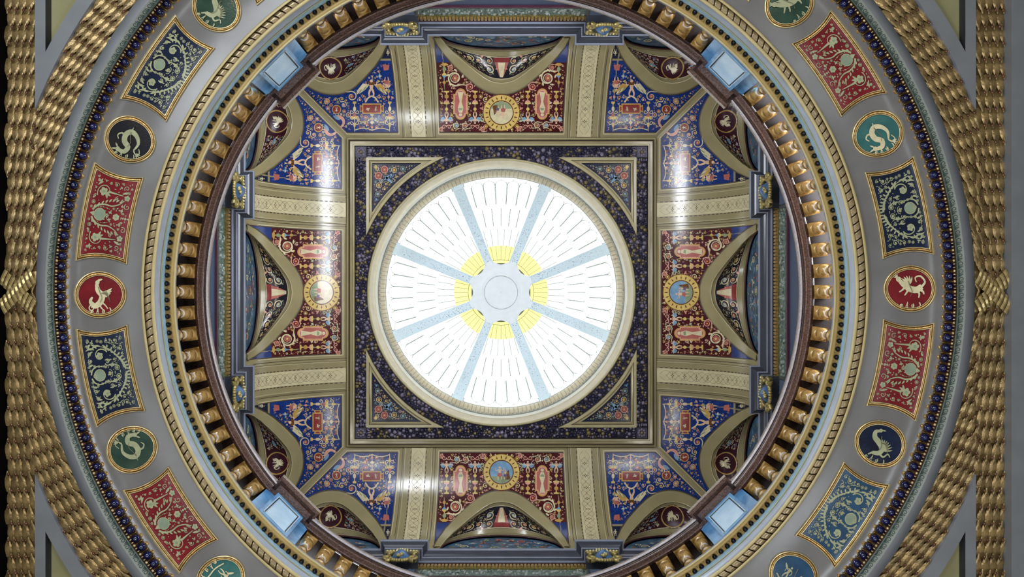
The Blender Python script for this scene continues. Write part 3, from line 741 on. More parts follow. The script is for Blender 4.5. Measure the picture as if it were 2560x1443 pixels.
# ================================================================== UPPER ROOM
W0 = 6.25
SN = ['upper', 'right', 'lower', 'left']               # side k, as seen in the picture
def rot(k, x, y, z):
    """side 0 = top of picture (y negative); turn clockwise"""
    for _ in range(k): x, y = -y, x
    return (x, y, z)
CY0, CZ0, CH, CA = 6.20, 18.9, 3.10, 4.61; TE = rad(57); AR = 3.4
def cy(t): return CY0-CA*(1-cos(t))
def cz(t): return CZ0+CH*sin(t)
ttab = sorted([(cy(rad(d/4))/cz(rad(d/4))*F, rad(d/4)) for d in range(0, 229)])
def th(r): return interp(ttab, r)[0]
def cove3(k, X, t, h=0):
    n = (-CH*cos(t), -CA*sin(t)); d = hypot(*n)        # towards the room, in (outward, z)
    return rot(k, X, -(cy(t)+n[0]/d*h), cz(t)+n[1]/d*h)
def smap(k, Xc=0, sx=1):
    """(x px, r px) as seen from below -> the cove surface of side k"""
    def f(x, r, h):
        t = th(r); return cove3(k, Xc+sx*x*cz(t)/F, t, h)
    return f
outer_px = [(0, 499), (15, 500), (30, 503.5), (45, 510), (60, 519), (80, 535), (100, 553), (120, 572), (140, 594), (158, 618), (170, 640)]
inner_px = [(0, 526), (15, 527.5), (30, 532), (45, 541), (60, 552), (80, 568), (100, 585), (121, 603), (140, 622), (154, 640)]
def gtab(px): return [(x*cz(th(r))/F, th(r)) for x, r in px]
GO, GI = gtab(outer_px), gtab(inner_px)
XO, XI = GO[-1][0], GI[-1][0]
def glo(tab, X, X_end):
    X = abs(X); return interp(tab, X)[0] if X < X_end else 0.02
def near(X):
    return min((abs(abs(X)-c), c) for c in (0, 4.4))[1]
def lo_out(X): c = near(X); return glo(GO, abs(abs(X)-c), XO)
def lo_in(X): c = near(X); return glo(GI, abs(abs(X)-c), XI)
TT = rad(55.8)                                            # upper edge of the painted cove
def mitre(X, gap=0):
    v = (CY0-(abs(X)+gap))/CA; return min(TE, acos(max(-1, min(1, 1-v)))) if v < 1 else TE
def strip(mb, k, X0, X1, lo, hi, m, h=0, n=40, nv=10, smooth=True):
    cols = []
    for i in range(n+1):
        X = X0+(X1-X0)*i/n; a, b = lo(X), hi(X); b = max(a+1e-4, b)
        cols.append([cove3(k, X, a+(b-a)*j/nv, h) for j in range(nv+1)])
    mb.grid(cols, m, smooth=smooth)
# shells
for k in range(4):
    mb = MB(); strip(mb, k, -6.15, 6.15, lo_in, lambda X: mitre(X), 'olive', 0, 246, 14); mb.obj('ceiling', kind='structure')
    # walls of the gallery with windows
mbs = [MB() for _ in range(4)]
win = {0: [(-4.4, -1.6)], 1: [(-6.0, .2)], 2: [(2.9, 4.3)], 3: [(2.0, 6.0)]}
# in side coordinates: x grows clockwise along the wall
winid = 0
for k in range(4):
    wl = MB()
    def wbox(x0, x1, z0, z1, m='wall_blue', d0=W0, d1=W0+.25, mb=wl):
        mb.box(x0, x1, -d1, -d0, z0, z1, m, lambda x, y, z: rot(k, x, y, z))
    z0w, z1w = ((13.9, 15.5), (11.1, 12.7), (11.1, 12.5), (11.6, 13.2))[k]; xs = sorted(win[k]); cur = -6.5
    for a, b in xs:
        wbox(cur, a, 10.8, 17.42); wbox(a, b, 10.8, z0w); wbox(a, b, z1w, 17.42); cur = b
    wbox(cur, 6.5, 10.8, 17.42)
    wbox(-6.5, 6.5, 17.42, 20.9)
    wl.obj('wall_'+SN[k], kind='structure')
    for a, b in xs:
        winid += 1; wn = MB(); g = MB()
        g.box(a, b, -W0-.14, -W0-.12, z0w, z1w, 'window_glass', lambda x, y, z: rot(k, x, y, z))
        nb = max(2, int((b-a)/.9))
        for q in range(nb+1):
            x = a+(b-a)*q/nb; wn.box(x-.03, x+.03, -W0-.12, -W0-.02, z0w, z1w, 'cornice_grey', lambda x, y, z: rot(k, x, y, z))
        for zz in (z0w, z1w): wn.box(a, b, -W0-.12, -W0-.02, zz-.04, zz+.04, 'cornice_grey', lambda x, y, z: rot(k, x, y, z))
        w_ = wn.obj('window_%d' % winid, kind='structure'); g.obj('pane', w_)
# cornice: swept round the room with forward breaks over the brackets
CL, CR_ = 5.90, 5.69
def cpath():
    pts = []
    for k in range(4):
        side = [(-CL, -CL), (-2.80, -CL), (-2.80, -CR_), (-1.68, -CR_), (-1.68, -CL), (1.68, -CL), (1.68, -CR_), (2.80, -CR_), (2.80, -CL)]
        pts += [rot(k, x, y, 0)[:2] for x, y in side]
    return pts
CP = cpath()
def coffset(d):
    n = len(CP); out = []
    for i in range(n):
        (x0, y0), (x1, y1), (x2, y2) = CP[i-1], CP[i], CP[(i+1) % n]
        a = (x1-x0, y1-y0); b = (x2-x1, y2-y1); la, lb = hypot(*a), hypot(*b)
        na = (a[1]/la, -a[0]/la); nb = (b[1]/lb, -b[0]/lb)
        out.append((x1+(na[0]+nb[0])*d, y1+(na[1]+nb[1])*d))
    return out
prof = [(.60, 18.10, 'cornice_grey'), (.24, 18.10, 'cornice_grey'), (.235, 18.085, 'maroon_line'), (.222, 18.085, 'maroon_line'), (.22, 18.12, 'cornice_grey'), (.185, 18.13, 'cornice_light'), (.18, 18.17, 'cornice_grey'), (.15, 18.21, 'cornice_grey'), (.125, 18.22, 'cornice_light'), (.12, 18.26, 'cornice_grey'), (.085, 18.29, 'cornice_grey'), (.065, 18.32, 'cornice_grey'), (.03, 18.37, 'cornice_grey'), (.005, 18.38, 'cornice_light'), (0, 18.42, 'cornice_light'), (.04, 18.47, 'cornice_grey'), (.3, 18.50, 'cornice_grey')]
mb = MB(); prev = None
n = len(CP)
for d, z, m in prof:
    if d > .3:      # soffit reaches back to the wall
        row = [(max(-W0, min(W0, x*1.0)), max(-W0, min(W0, y*1.0)), z) for x, y in coffset(.24)]
        base = []
        for (x, y, _) in row:
            if abs(y) > abs(x): base.append((x if abs(x) < 5 else math.copysign(W0, x), math.copysign(W0, y), z))
            else: base.append((math.copysign(W0, x), y if abs(y) < 5 else math.copysign(W0, y), z))
        row = base
    else: row = [(x, y, z) for x, y in coffset(d)]
    if prev: mb.grid([prev, row], m, closed=True, smooth=False)
    prev = row
top = [(math.copysign(W0, x), math.copysign(W0, y), 18.5) for x, y in coffset(.3)]
mb.obj('trim_7', kind='structure')
# ledge on the cornice up to the cove
mb = MB()
for k in range(4):
    mb.grid([[rot(k, -6.25, -6.25, 18.5), rot(k, 6.25, -6.25, 18.5)], [rot(k, -5.96, -5.96, 18.49), rot(k, 5.96, -5.96, 18.49)]], 'cornice_grey', smooth=False)
    mb.grid([[rot(k, -6.2, -6.2, 18.5), rot(k, 6.2, -6.2, 18.5)], [rot(k, -6.2, -6.2, 18.92), rot(k, 6.2, -6.2, 18.92)]], 'olive', smooth=False)
mb.obj('trim_8', kind='structure')
# wall frieze below the cornice
for k in range(4):
    R_ = lambda x, y, z: rot(k, x, y, z)
    t = thing('wall_frieze', 'narrow carved green and gold frieze high on the %s wall below the grey cornice' % SN[k], 'frieze', 'carved wall friezes')
    mb = MB(); mb.box(-6.1, 6.1, -W0, -W0+.05, 17.50, 17.88, 'wall_frieze', R_); mb.obj('green_band', t)
    mb = MB(); mb.box(-6.1, 6.1, -W0, -W0+.08, 17.88, 18.10, 'wall_gold', R_)
    for i in range(150):
        x = -6.0+12.0*i/149; mb.box(x-.028, x+.028, -W0+.07, -W0+.12, 17.92, 18.06, 'gold', R_)
    mb.obj('gold_leaf_row', t, kind='stuff')
    mb = MB(); rr = random.Random(k)
    for i in range(420):
        x = rr.uniform(-6, 6); z = rr.uniform(17.54, 17.84); mb.ball((x, -W0+.05, z), rr.uniform(.02, .06), .035, rr.uniform(.02, .05), rr.choice(('frieze_green', 'frieze_green', 'wall_frieze')), 6, 4, R_)
    mb.obj('foliage_relief', t, kind='stuff')
    mb = MB(); mb.box(-6.1, 6.1, -W0, -W0+.05, 17.40, 17.47, 'maroon_line', R_); mb.obj('maroon_fillet', t)
# brackets with shields
def bracket(k, X, lab):
    R_ = lambda x, y, z: rot(k, x+X, y, z)
    t = thing('shield_bracket', 'gilded scrolled bracket with a blue shield under the cornice, %s' % lab, 'bracket', 'shield brackets under the cornice')
    mb = MB(); mb.box(-.42, .42, -W0, -W0+.26, 12.0, 17.30, 'cornice_grey', R_); mb.box(-.36, .36, -W0+.26, -W0+.29, 12, 17.2, 'wall_blue', R_); mb.obj('pilaster', t, label='dark grey pilaster below the bracket')
    mb = MB(); mb.box(-.36, .36, -W0, -W0+.36, 17.86, 18.09, 'cornice_grey', R_); mb.obj('block', t)
    mb = MB(); P = []
    for i in range(9):
        v = i/8; row = []
        for j in range(13):
            u = j/12*2-1; w = .23*sin(pi*(.18+.72*v))**.7
            row.append(R_(u*w, -W0+.36+.20*cos(u*pi/2)*sin(pi*(.1+.8*v)), 17.46+.46*v))
        P.append(row)
    mb.grid(P, 'shield_blue'); mb.obj('shield', t, label='polished blue shield')
    mb = MB()
    def scroll(cx, cz_, r, d, a0, m='bracket_gold', turns=1.3, w=.034, yb=.40):
        rows = []
        for i in range(19):
            u = i/18; a = a0+d*2*pi*turns*u; R = r*(1-.75*u); c_ = (cx+R*cos(a), cz_+R*sin(a)); ww = w*(1-.4*u)
            rows.append([R_(c_[0]+ww*cos(b)*cos(a), -W0+yb+ww*sin(b)+.03*sin(pi*u), c_[1]+ww*cos(b)*sin(a)) for b in [2*pi*q/6 for q in range(6)]])
        mb.grid(rows, m, closed=True)
    for sx in (-1, 1):
        scroll(sx*.29, 17.93, .10, sx, pi/2, turns=1.4, w=.045); scroll(sx*.30, 17.52, .11, -sx, -pi/2, turns=1.4, w=.05)
        for q in range(7):
            u = q/6; mb.ball((sx*(.24+.07*sin(u*pi)), -W0+.36+.05*sin(u*9), 17.56+.32*u), .055, .06, .045, 'bracket_gold' if q % 2 else 'bracket_dark', 7, 5, R_)
        for q in range(5): mb.ball((sx*(.05+.07*q), -W0+.44, 17.98-.015*q), .034, .045, .034, 'bracket_pale', 6, 4, R_)
    for q in range(9):
        a = -.9+q*.225; mb.ball((.17*sin(a*1.6), -W0+.42, 17.44-.04*cos(a*2)), .045, .05, .05, 'bracket_gold', 6, 4, R_)
    for q in range(12):
        a = q*.55; mb.ball((.06*sin(a), -W0+.50, 17.46+.012*q), .026, .04, .03, 'bracket_pale' if q % 2 else 'bracket_gold', 6, 4, R_)
    for q in range(5): mb.ball(((q-2)*.055, -W0+.46, 18.02), .026, .03, .028, 'bracket_pale', 6, 4, R_)
    mb.obj('scrollwork', t)
ends = {0: ('left end of the upper wall', 'right end of the upper wall'), 1: ('upper end of the right wall', 'lower end of the right wall'), 2: ('right end of the lower wall', 'left end of the lower wall'), 3: ('lower end of the left wall', 'upper end of the left wall')}
for k in range(4):
    for e, X in ((0, -2.24), (1, 2.24)): bracket(k, X, ends[k][e])
# ---- cove painting: one set per side
REDPAL = ['p_cream', 'p_pink', 'p_rose', 'p_gold', 'p_cream', 'p_sage', 'p_yellow', 'p_pink']
BLUEPAL = ['p_cream', 'p_pink', 'p_gold', 'p_sage', 'p_cream', 'p_skyblue', 'p_yellow', 'p_rose']
R398 = th(400)
def line_strip(mb, k, pts, w, m, h):
    """pts in (X, theta); ribbon of half width w metres on the cove"""
    n = len(pts); A = []; B = []
    for i, (X, t) in enumerate(pts):
        q = pts[min(i+1, n-1)]; o = pts[max(i-1, 0)]; dx, dy = q[0]-o[0], (q[1]-o[1])*AR; d = hypot(dx, dy) or 1
        A.append(cove3(k, X-dy/d*w, t+dx/d*w/AR, h)); B.append(cove3(k, X+dy/d*w, t-dx/d*w/AR, h))
    mb.grid([A, B], m, smooth=False)
def rails(mb, k, X0, X1, t0, t1, m, h, w):
    n = 12
    line_strip(mb, k, [(X0, t0+(t1-t0)*i/n) for i in range(n+1)], w, m, h)
def moulding(mb, k, pts, prof):
    """raised moulding along pts (X,theta); prof: (offset across, height, mat)"""
    n = len(pts); rows = []
    for d, h, m in prof:
        row = []
        for i, (X, t) in enumerate(pts):
            q = pts[min(i+1, n-1)]; o = pts[max(i-1, 0)]; dx, dy = q[0]-o[0], (q[1]-o[1])*AR; L = hypot(dx, dy) or 1
            row.append(cove3(k, X-dy/L*d, t+dx/L*d/AR, h))
        rows.append(row)
    for a, b, p_ in zip(rows, rows[1:], prof[1:]): mb.grid([a, b], p_[2], smooth=False)
def bez(lst, n): return lst
for k in range(4):
    sm = smap(k); S1 = SN[k]
    # --- central maroon panel
    t = thing('painted_panel', 'dark red grotesque panel with gold roundel and two niches, on the %s cove' % S1, 'ceiling painting', 'large red panels of the cove')
    XP = 1.645
    mb = MB(); strip(mb, k, -XP, XP, lambda X: glo([(x+.03, tt+.012) for x, tt in GO], X, XO+.2), lambda X: R398, 'p_maroon', .004, 80, 14); mb.obj('field', t)
    mb = MB(); g = [(x, tt) for x, tt in GO]
    for w, off, m in ((.010, .0, 'linework'), (.008, .033, 'p_cream')):  # dark lines stand in for shadow along the panel recess
        for sx in (-1, 1):
            line_strip(mb, k, [(sx*(XP+off), .28+(R398+off/AR-.28)*i/16) for i in range(17)], w, m, .009)
            line_strip(mb, k, [(sx*(XP+.12+off*0), .22+(R398+.05-.22)*i/16) for i in range(17)], .006, 'linework', .006)
        line_strip(mb, k, [(-XP-off+(2*XP+2*off)*i/20, R398+off/AR) for i in range(21)], w, m, .009)
        line_strip(mb, k, [(-XP-.12+(2*XP+.24)*i/20, R398+.05) for i in range(21)], .006, 'linework', .006)
    mb.obj('border_lines', t)
    for sx in (-1, 1):      # blue feet triangles
        mb = MB(); strip(mb, k, sx*1.30, sx*(XP-.012), lambda X: glo([(x+.035, tt+.015) for x, tt in GO], X, XO+.2), lambda X: th(576), 'p_blue', .008, 10, 4)
        mb.obj('blue_corner', t)
    # roundel
    p = Paint(sm, .010); p.disc(0, 450, 47, 'p_gold', 0, 40); p.annulus(0, 450, 45, 47.5, 'p_brown', 1); p.annulus(0, 450, 31, 44.5, 'p_yellow', 1); p.annulus(0, 450, 28.5, 31, 'p_brown', 2)
    for i in range(20):
        a = 2*pi*i/20
        if i % 2: p.leaf(33*cos(a), 450+33*sin(a), a, 9, 2.0, 'p_brown', 2)
        else: p.disc(37*cos(a), 450+37*sin(a), 2.0, 'p_red', 2, 8); p.stroke([(33*cos(a), 450+33*sin(a)), (42*cos(a), 450+42*sin(a))], .8, .5, 'p_brown', 2)
    p.obj('roundel_ring', t)
    p = Paint(sm, .018); p.disc(0, 450, 28.5, 'p_skyblue' if k in (1, 2) else 'p_cream', 0, 32)
    p.poly([(28*cos(a), 450+28*sin(a)) for a in [pi*.12+pi*.76*i/14 for i in range(15)]], 'p_sage', 1)
    p.figure(4, 470, 34, 'p_flesh', -1, 2, 1, None, 'p_rose'); p.figure(-10, 468, 24, 'p_flesh', -1, 2, -1, None, 'p_violet'); p.poly([(-22, 468), (-18, 444), (-12, 452), (-10, 470)], 'p_brown', 2)
    p.obj('roundel_picture', t, label='small painted figures on a pale ground')
    for sx in (-1, 1):
        p = Paint(sm, .010); X = 102*sx
        def niche(w, r0, r1, m, l):
            pts = [(X-w, r0), (X+w, r0), (X+w, r1)]; 
            a = [(X+w*.72*cos(b), r1+w*.75*sin(b)) for b in [pi*i/10 for i in range(11)]]
            b_ = [(X+w*.72*cos(b), r0+w*.75*sin(b)) for b in [pi+pi*i/10 for i in range(11)]]
            p.poly(a+[(X-w, r1), (X-w, r0)]+b_+[(X+w, r0), (X+w, r1)], m, l)
        niche(18.5, 446, 497, 'p_gold', 0); niche(15.5, 447, 496, 'p_pink', 1); niche(13.5, 449, 494, 'p_rose', 2)
        p.poly([(X-7, 502), (X+7, 502), (X+2.5, 478), (X+7, 462), (X+4, 450), (X-4, 450), (X-7, 462), (X-2.5, 478)], 'p_cream', 3)
        p.disc(X, 445, 4.2, 'p_cream', 4, 10); p.poly([(X-6, 462), (X+6, 462), (X+3, 456), (X-3, 456)], 'p_sage', 4)
        p.obj('niche', t, label='rose coloured niche with a pale tapering herm')
    p = Paint(sm, .012); 
    for sx in (-1, 1):
        for x in (137, 66):
            p.candelabrum(sx*x, 505, 446, 7, ['p_yellow', 'p_gold', 'p_pink', 'p_sage'], 1)
            p.figure(sx*x, 452, 30, 'p_flesh', -1, 2, 1, 'p_skyblue', None); p.spiral(sx*x-6, 414, 6, 'p_pink', 0, 1, 1.2, 1.2, 1); p.spiral(sx*x+6, 414, 6, 'p_pink', pi, -1, 1.2, 1.2, 1)
            p.disc(sx*x, 474, 8, 'p_yellow', 3, 12, 2.6)
        p.candelabrum(sx*143, 575, 512, 6, ['p_gold', 'p_sage', 'p_yellow', 'p_skyblue'], 1)
        p.disc(sx*143, 571, 10, 'p_gold', 2, 12, 3)
    p.obj('candelabrum_figures', t, kind='stuff')
    p = Paint(sm, .011)
    for sx in (-1, 1):
        for x, r, R_, m, mc in ((116, 537, 20, 'p_cream', 'p_rose'), (78, 515, 12, 'p_pink', 'p_red'), (126, 563, 9, 'p_pink', 'p_rose'), (112, 418, 9.5, 'p_cream', 'p_skyblue'), (90, 418, 9.5, 'p_cream', 'p_rose'), (45, 409, 7, 'p_pink', 'p_rose'), (150, 409, 6, 'p_pink', 'p_rose')):
            p.spiral(sx*x, r, R_, m, 1.2*sx, sx, 1.35, max(1, R_*.1), 1, 22, R_*.9); p.rosette(sx*x, r, R_*.45, mc, 'p_yellow', 2, 6); p.annulus(sx*x, r, R_*.5, R_*.6, m, 2, 18)
            for q in range(5): p.leaf(sx*x+R_*.85*cos(q*1.26), r+R_*.85*sin(q*1.26), q*1.26+1.2, R_*.5, R_*.13, m, 1)
    avoid = [(s*137, r, 9) for s in (-1, 1) for r in range(400, 511, 12)]+[(s*66, r, 9) for s in (-1, 1) for r in range(400, 511, 12)]
    avoid += [(0, 450, 47)]+[(s*102, r, 17) for s in (-1, 1) for r in (440, 455, 470, 485, 500)]
    avoid += [(s*x, r, R_) for s in (-1, 1) for x, r, R_ in ((116, 537, 20), (78, 515, 12), (126, 563, 9), (112, 418, 9), (90, 418, 9), (143, 520, 6), (143, 535, 6), (143, 550, 6), (143, 565, 6))]
    def inr(x, r):
        tt = th(r); X = x*cz(tt)/F; return abs(X) < XP-.02 and tt < R398-.005 and tt > glo(GO, X, XO)+.02 and r < 572
    fill(p, inr, (-170, 0, 400, 572), 6500, REDPAL, 1.5, 10, avoid, 1, 11, mirror=True)
    p.obj('scrollwork', t, kind='stuff')
    # --- ribs with cream meander strips
    for sx in (-1, 1):
        Xr = sx*2.21; nm = ends[k][0 if sx < 0 else 1]
        t = thing('vault_rib', 'olive rib with a cream strip of rosettes and interlace, %s' % nm, 'ceiling rib', 'decorated ribs of the cove')
        mb = MB(); strip(mb, k, Xr-.36, Xr+.36, lambda X: .05, lambda X: TT, 'olive', .035, 6, 24)
        for e in (-1, 1):
            moulding(mb, k, [(Xr+e*.36, .05+(TT-.05)*i/24) for i in range(25)], [(0, .035, 'olive'), (.012, .045, 'olive_light'), (-.012, .045, 'olive_light'), (-.02, .0, 'linework')] if e > 0 else [(.02, .0, 'linework'), (.012, .045, 'linework'), (-.012, .045, 'olive_light'), (-.015, .035, 'olive_light')])
        mb.obj('rib', t)
        mb = MB(); strip(mb, k, Xr-.185, Xr+.185, lambda X: .05, lambda X: TT, 'cream', .040, 4, 24); mb.obj('cream_strip', t)
        p = Paint(lambda x, w, h, Xr=Xr, k=k: cove3(k, Xr+x, w/AR, h), .043, 0)
        w = .35; i = 0
        while w < TT*AR-.08:
            for q in range(4):
                a = q*pi/2; p.disc(.026*cos(a), w+.026*sin(a), .013, 'linework', 1, 7)
            for e in (-1, 1):
                pts = [(e*(.02+.115*sin(pi*j/10)), w+.29*(j/10)) for j in range(11)]
                p.stroke(pts, .003, .003, 'strip_line', 1); pts = [(e*(-.02+.14*sin(pi*j/10)), w-.145+.29*(j/10)) for j in range(11)]
                p.stroke(pts, .003, .003, 'strip_line', 1)
                p.leaf(e*.04, w, 0 if e > 0 else pi, .05, .007, 'strip_line', 1)
            w += .29
        w = .3
        while w < TT*AR-.05:
            for e in (-1, 1): p.poly([(e*.205-.010, w), (e*.205+.010, w), (e*.205+.010, w+.07), (e*.205-.010, w+.07)], 'linework', 0)
            w += .115
        p.obj('interlace', t)
    # --- two blue panels
    for sx in (-1, 1):
        nm = '%s part of the %s cove' % ({(0, -1): 'left', (0, 1): 'right', (1, -1): 'upper', (1, 1): 'lower', (2, -1): 'right', (2, 1): 'left', (3, -1): 'lower', (3, 1): 'upper'}[(k, sx)], S1)
        t = thing('painted_panel', 'blue grotesque panel with winged figure and red tablet, %s' % nm, 'ceiling painting', 'blue corner panels of the cove')
        XA = 2.77; GAP = .15
        goc = lambda X: glo([(x+.03, tt+.012) for x, tt in GO], abs(X)-4.4, XO+.03)
        hi = lambda X: min(R398, mitre(X, GAP))
        Xe = XA
        while Xe < 6.0 and hi(Xe) > goc(Xe)+.004: Xe += .01
        tb = th(580)
        mb = MB(); n = 80; cols = []
        for i in range(n+1):
            X = XA+(Xe-XA)*i/n; a, b = max(goc(X), tb if X < 3.3 else goc(X)), hi(X); b = max(b, a+1e-4)
            cols.append([cove3(k, sx*X, a+(b-a)*j/12, .004) for j in range(13)])
        mb.grid(cols, 'p_blue'); mb.obj('field', t)
        mb = MB(); cols = []
        for i in range(11):
            X = XA+.01+(3.06-XA)*i/10; a = goc(X); b = max(th(585), a+1e-4); cols.append([cove3(k, sx*X, a+(b-a)*j/4, .005) for j in range(5)])
        mb.grid(cols, 'p_navy'); mb.obj('small_triangle', t, label='small dark blue triangle with a vase')
        mb = MB()
        for w, off, m in ((.009, 0, 'linework'), (.008, .033, 'p_cream'), (.006, .13, 'linework')):  # dark lines again paint the recess shadow round the field
            line_strip(mb, k, [(sx*(XA-off), .28+(R398+off/AR-.28)*i/16) for i in range(17)], w, m, .009)
            Xc = CY0-CA*(1-cos(R398))-GAP
            line_strip(mb, k, [(sx*(XA-off+(Xc-XA+off*(1.45))*i/10), R398+off/AR) for i in range(11)], w, m, .009)
            if off < .1:
                pts = [(sx*(Xc+(Xe-Xc)*i/20), 0) for i in range(21)]
                line_strip(mb, k, [(X, mitre(X, GAP-off)) for X, _ in pts], w, m, .009)
        mb.obj('border_lines', t)
        bm = smap(k, 0, sx)
        p = Paint(bm, .012)
        p.poly([(300, 447), (300, 473), (348, 473), (348, 447)], 'p_gold', 0)
        for e, x in ((-1, 300), (1, 348)): p.poly([(x, 467), (x+e*6, 470), (x+e*6, 450), (x, 453)], 'p_gold', 0); p.poly([(x, 464), (x+e*4, 466), (x+e*4, 454), (x, 456)], 'p_red', 1)
        p.poly([(303, 450), (303, 470), (345, 470), (345, 450)], 'p_red', 1)
        p.figure(314, 466, 12, 'p_cream', -1, 2, 1); p.leaf(328, 462, -.4, 12, 1.6, 'p_cream', 2); p.leaf(330, 458, .5, 9, 1.6, 'p_cream', 2); p.disc(333, 456, 1.6, 'p_cream', 2, 8)
        p.obj('tablet', t, label='red tablet with small cream figures and gold border')
        p = Paint(bm, .012); p.disc(412, 458, 11.5, 'p_gold', 0, 20); p.disc(412, 458, 9.3, 'p_red', 1, 20); p.figure(412, 465, 13, 'p_cream', -1, 2, 1); p.obj('roundel', t, label='small red roundel with a cream figure')
        p = Paint(bm, .014)
        for e in (-1, 1):
            p.stroke([(324, 492), (324+e*9, 487), (324+e*16, 476)], 2, 1.6, 'p_cream', 1)
            p.poly([(324+e*6, 520), (324+e*22, 524), (324+e*38, 504), (324+e*30, 498), (324+e*16, 508)], 'p_gold' if e < 0 else 'p_cream', 1)
            for q in range(4): p.leaf(324+e*(14+5*q), 516-3*q, (-.9 if e > 0 else pi+.9), 14, 2.2, 'p_cream' if q % 2 else 'p_sage', 2)
        p.figure(325, 488, 46, 'p_flesh', 1, 3, 1, None, None); p.poly([(314, 528), (336, 530), (330, 520), (318, 520)], 'p_brown', 4)
        p.obj('winged_figure', t, label='flesh coloured winged figure with spread wings')
        p = Paint(bm, .014); p.figure(287, 540, 34, 'p_flesh', -1, 3, -1, None, 'p_rose'); p.poly([(280, 570), (297, 572), (294, 556), (282, 558)], 'p_rose', 2)
        p.obj('small_figure', t, label='small nude figure with rose drapery')
        p = Paint(bm, .011)
        for x in (367, 279):
            p.candelabrum(x, 478, 402, 5, ['p_yellow', 'p_cream', 'p_rose', 'p_cream'], 1)
            for e in (-1, 1):
                for r in (438, 425, 452): p.spiral(x+e*7, r, 5.5, 'p_cream', 0 if e < 0 else pi, e, 1.2, 1.0, 1, 12)
            for r in (438,): p.disc(x-5, r, 3.6, 'p_yellow', 2, 9); p.disc(x+5, r, 3.6, 'p_yellow', 2, 9)
        p.candelabrum(282, 530, 478, 5, ['p_gold', 'p_pink', 'p_sage'], 1); p.candelabrum(323, 446, 404, 5, ['p_cream', 'p_pink', 'p_cream'], 1)
        for xa, xb in ((279, 323), (323, 367)):
            pts = [(xa+(xb-xa)*j/10, 432-12*sin(pi*j/10)+6) for j in range(11)]; p.stroke(pts, 1.6, 1.6, 'p_sage', 1)
            for j in range(1, 10): p.disc(pts[j][0], pts[j][1], 1.7, ('p_rose', 'p_yellow', 'p_cream')[j % 3], 2, 6)
            p.stroke([(xa+(xb-xa)*j/10, 406+5*sin(pi*j/10)) for j in range(11)], 1.1, 1.1, 'p_cream', 1)
        for x, r, R_, m, mc in ((374, 491, 13, 'p_cream', 'p_rose'), (394, 470, 8, 'p_cream', 'p_pink'), (352, 548, 7, 'p_cream', 'p_pink'), (436, 478, 8, 'p_pink', 'p_cream'), (340, 424, 6, 'p_pink', 'p_cream')):
            p.spiral(x, r, R_, m, 1.2, 1, 1.4, max(.9, R_*.1), 1, 20, R_*.8); p.rosette(x, r, R_*.42, mc, 'p_yellow', 2, 6)
        p.stroke([(402, 412), (394, 424), (398, 436), (410, 440)], 2.2, 5, 'p_pink', 1); p.leaf(404, 432, .6, 20, 4.5, 'p_skyblue', 2); p.disc(396, 418, 2.6, 'p_cream', 2, 8); p.spiral(412, 446, 7, 'p_cream', 0, 1, 1.2, 1.1, 1)
        p.figure(284, 610, 16, 'p_cream', -1, 1, -1)
        av = [(x, r, 9) for x in (367, 279) for r in range(402, 480, 9)]+[(324, 460, 22), (306, 460, 15), (342, 460, 15), (412, 458, 12), (326, 510, 22), (306, 510, 12), (345, 510, 12), (325, 490, 10), (287, 556, 12), (287, 540, 12), (282, 510, 6), (282, 520, 6), (282, 495, 6), (374, 491, 13), (394, 470, 8), (323, 425, 5), (323, 410, 5), (402, 430, 12)]
        def inb(x, r, k=k):
            if r < 402 or r > 640: return False
            tt = th(r); X = x*cz(tt)/F
            if X < XA+.02 or X > 5.9: return False
            if r > 574: return False
            return tt < hi(X)-.008 and tt > goc(X)+.012
        fill(p, inb, (258, 560, 402, 590), 9500, BLUEPAL, 1.5, 9.5, av, 1, 21)
        p.obj('scrollwork', t, kind='stuff')
    # --- lunettes
    for c, lab in ((-4.4, 0), (0, 1), (4.4, 2)):
        sideword = {0: ('left end', 'middle', 'right end'), 1: ('upper end', 'middle', 'lower end'), 2: ('right end', 'middle', 'left end'), 3: ('lower end', 'middle', 'upper end')}[k][lab]
        what = 'with dark scrollwork and a pink centrepiece' if c == 0 else 'with a plum medallion between scrolls'
        t = thing('lunette', 'arched lunette vault %s, %s of the %s wall' % (what, sideword, S1), 'lunette', 'lunettes of the cove')
        WA = 6.15
        def wallpt(pp): return (1.60*pp, 19.1+1.33*sqrt(max(0, 1-pp*pp)))
        def grn(pp): X = XI*abs(pp); return math.copysign(X, pp), interp(GI, X)[0]
        def sev(pp, u, h=0):
            Xg, tg = grn(pp); Xw, zw = wallpt(pp); yg, zg = cy(tg), cz(tg); b = .10*sin(pi*u)*(1-pp*pp)
            # severy, gently domed
            X = Xg+(Xw-Xg)*u; y = yg+(WA-yg)*u; z = zg+(zw-zg)*u+b
            return rot(k, c+X, -(y-h*.45), z-h*.9)
        mb = MB(); ps = [sin(pi/2*(i/30)) for i in range(-30, 31)]
        mb.grid([[sev(q, u/8) for u in range(9)] for q in ps], 'p_dark' if c == 0 else 'p_plum'); mb.obj('severy', t)
        # olive borders of the severy
        mb = MB()
        mb.grid([[sev(q, u, .006) for u in (0, .1)] for q in ps], 'olive'); mb.grid([[sev(q, u, .006) for u in (.86, .93, 1)] for q in ps], 'olive')
        for uu in (.11, .84): mb.grid([[sev(q, uu+e, .010) for e in (-.012, .012)] for q in ps], 'p_cream')
        mb.obj('severy_border', t)
        # arch band along the groin, raised
        mb = MB(); n = 60; A = []
        PR = [(0, 0, 'olive'), (.0, .035, 'olive'), (.06, .045, 'olive_light'), (.5, .045, 'olive'), (.94, .045, 'olive'), (1, .03, 'olive_light'), (1.0, .0, 'linework')]
        rows = []
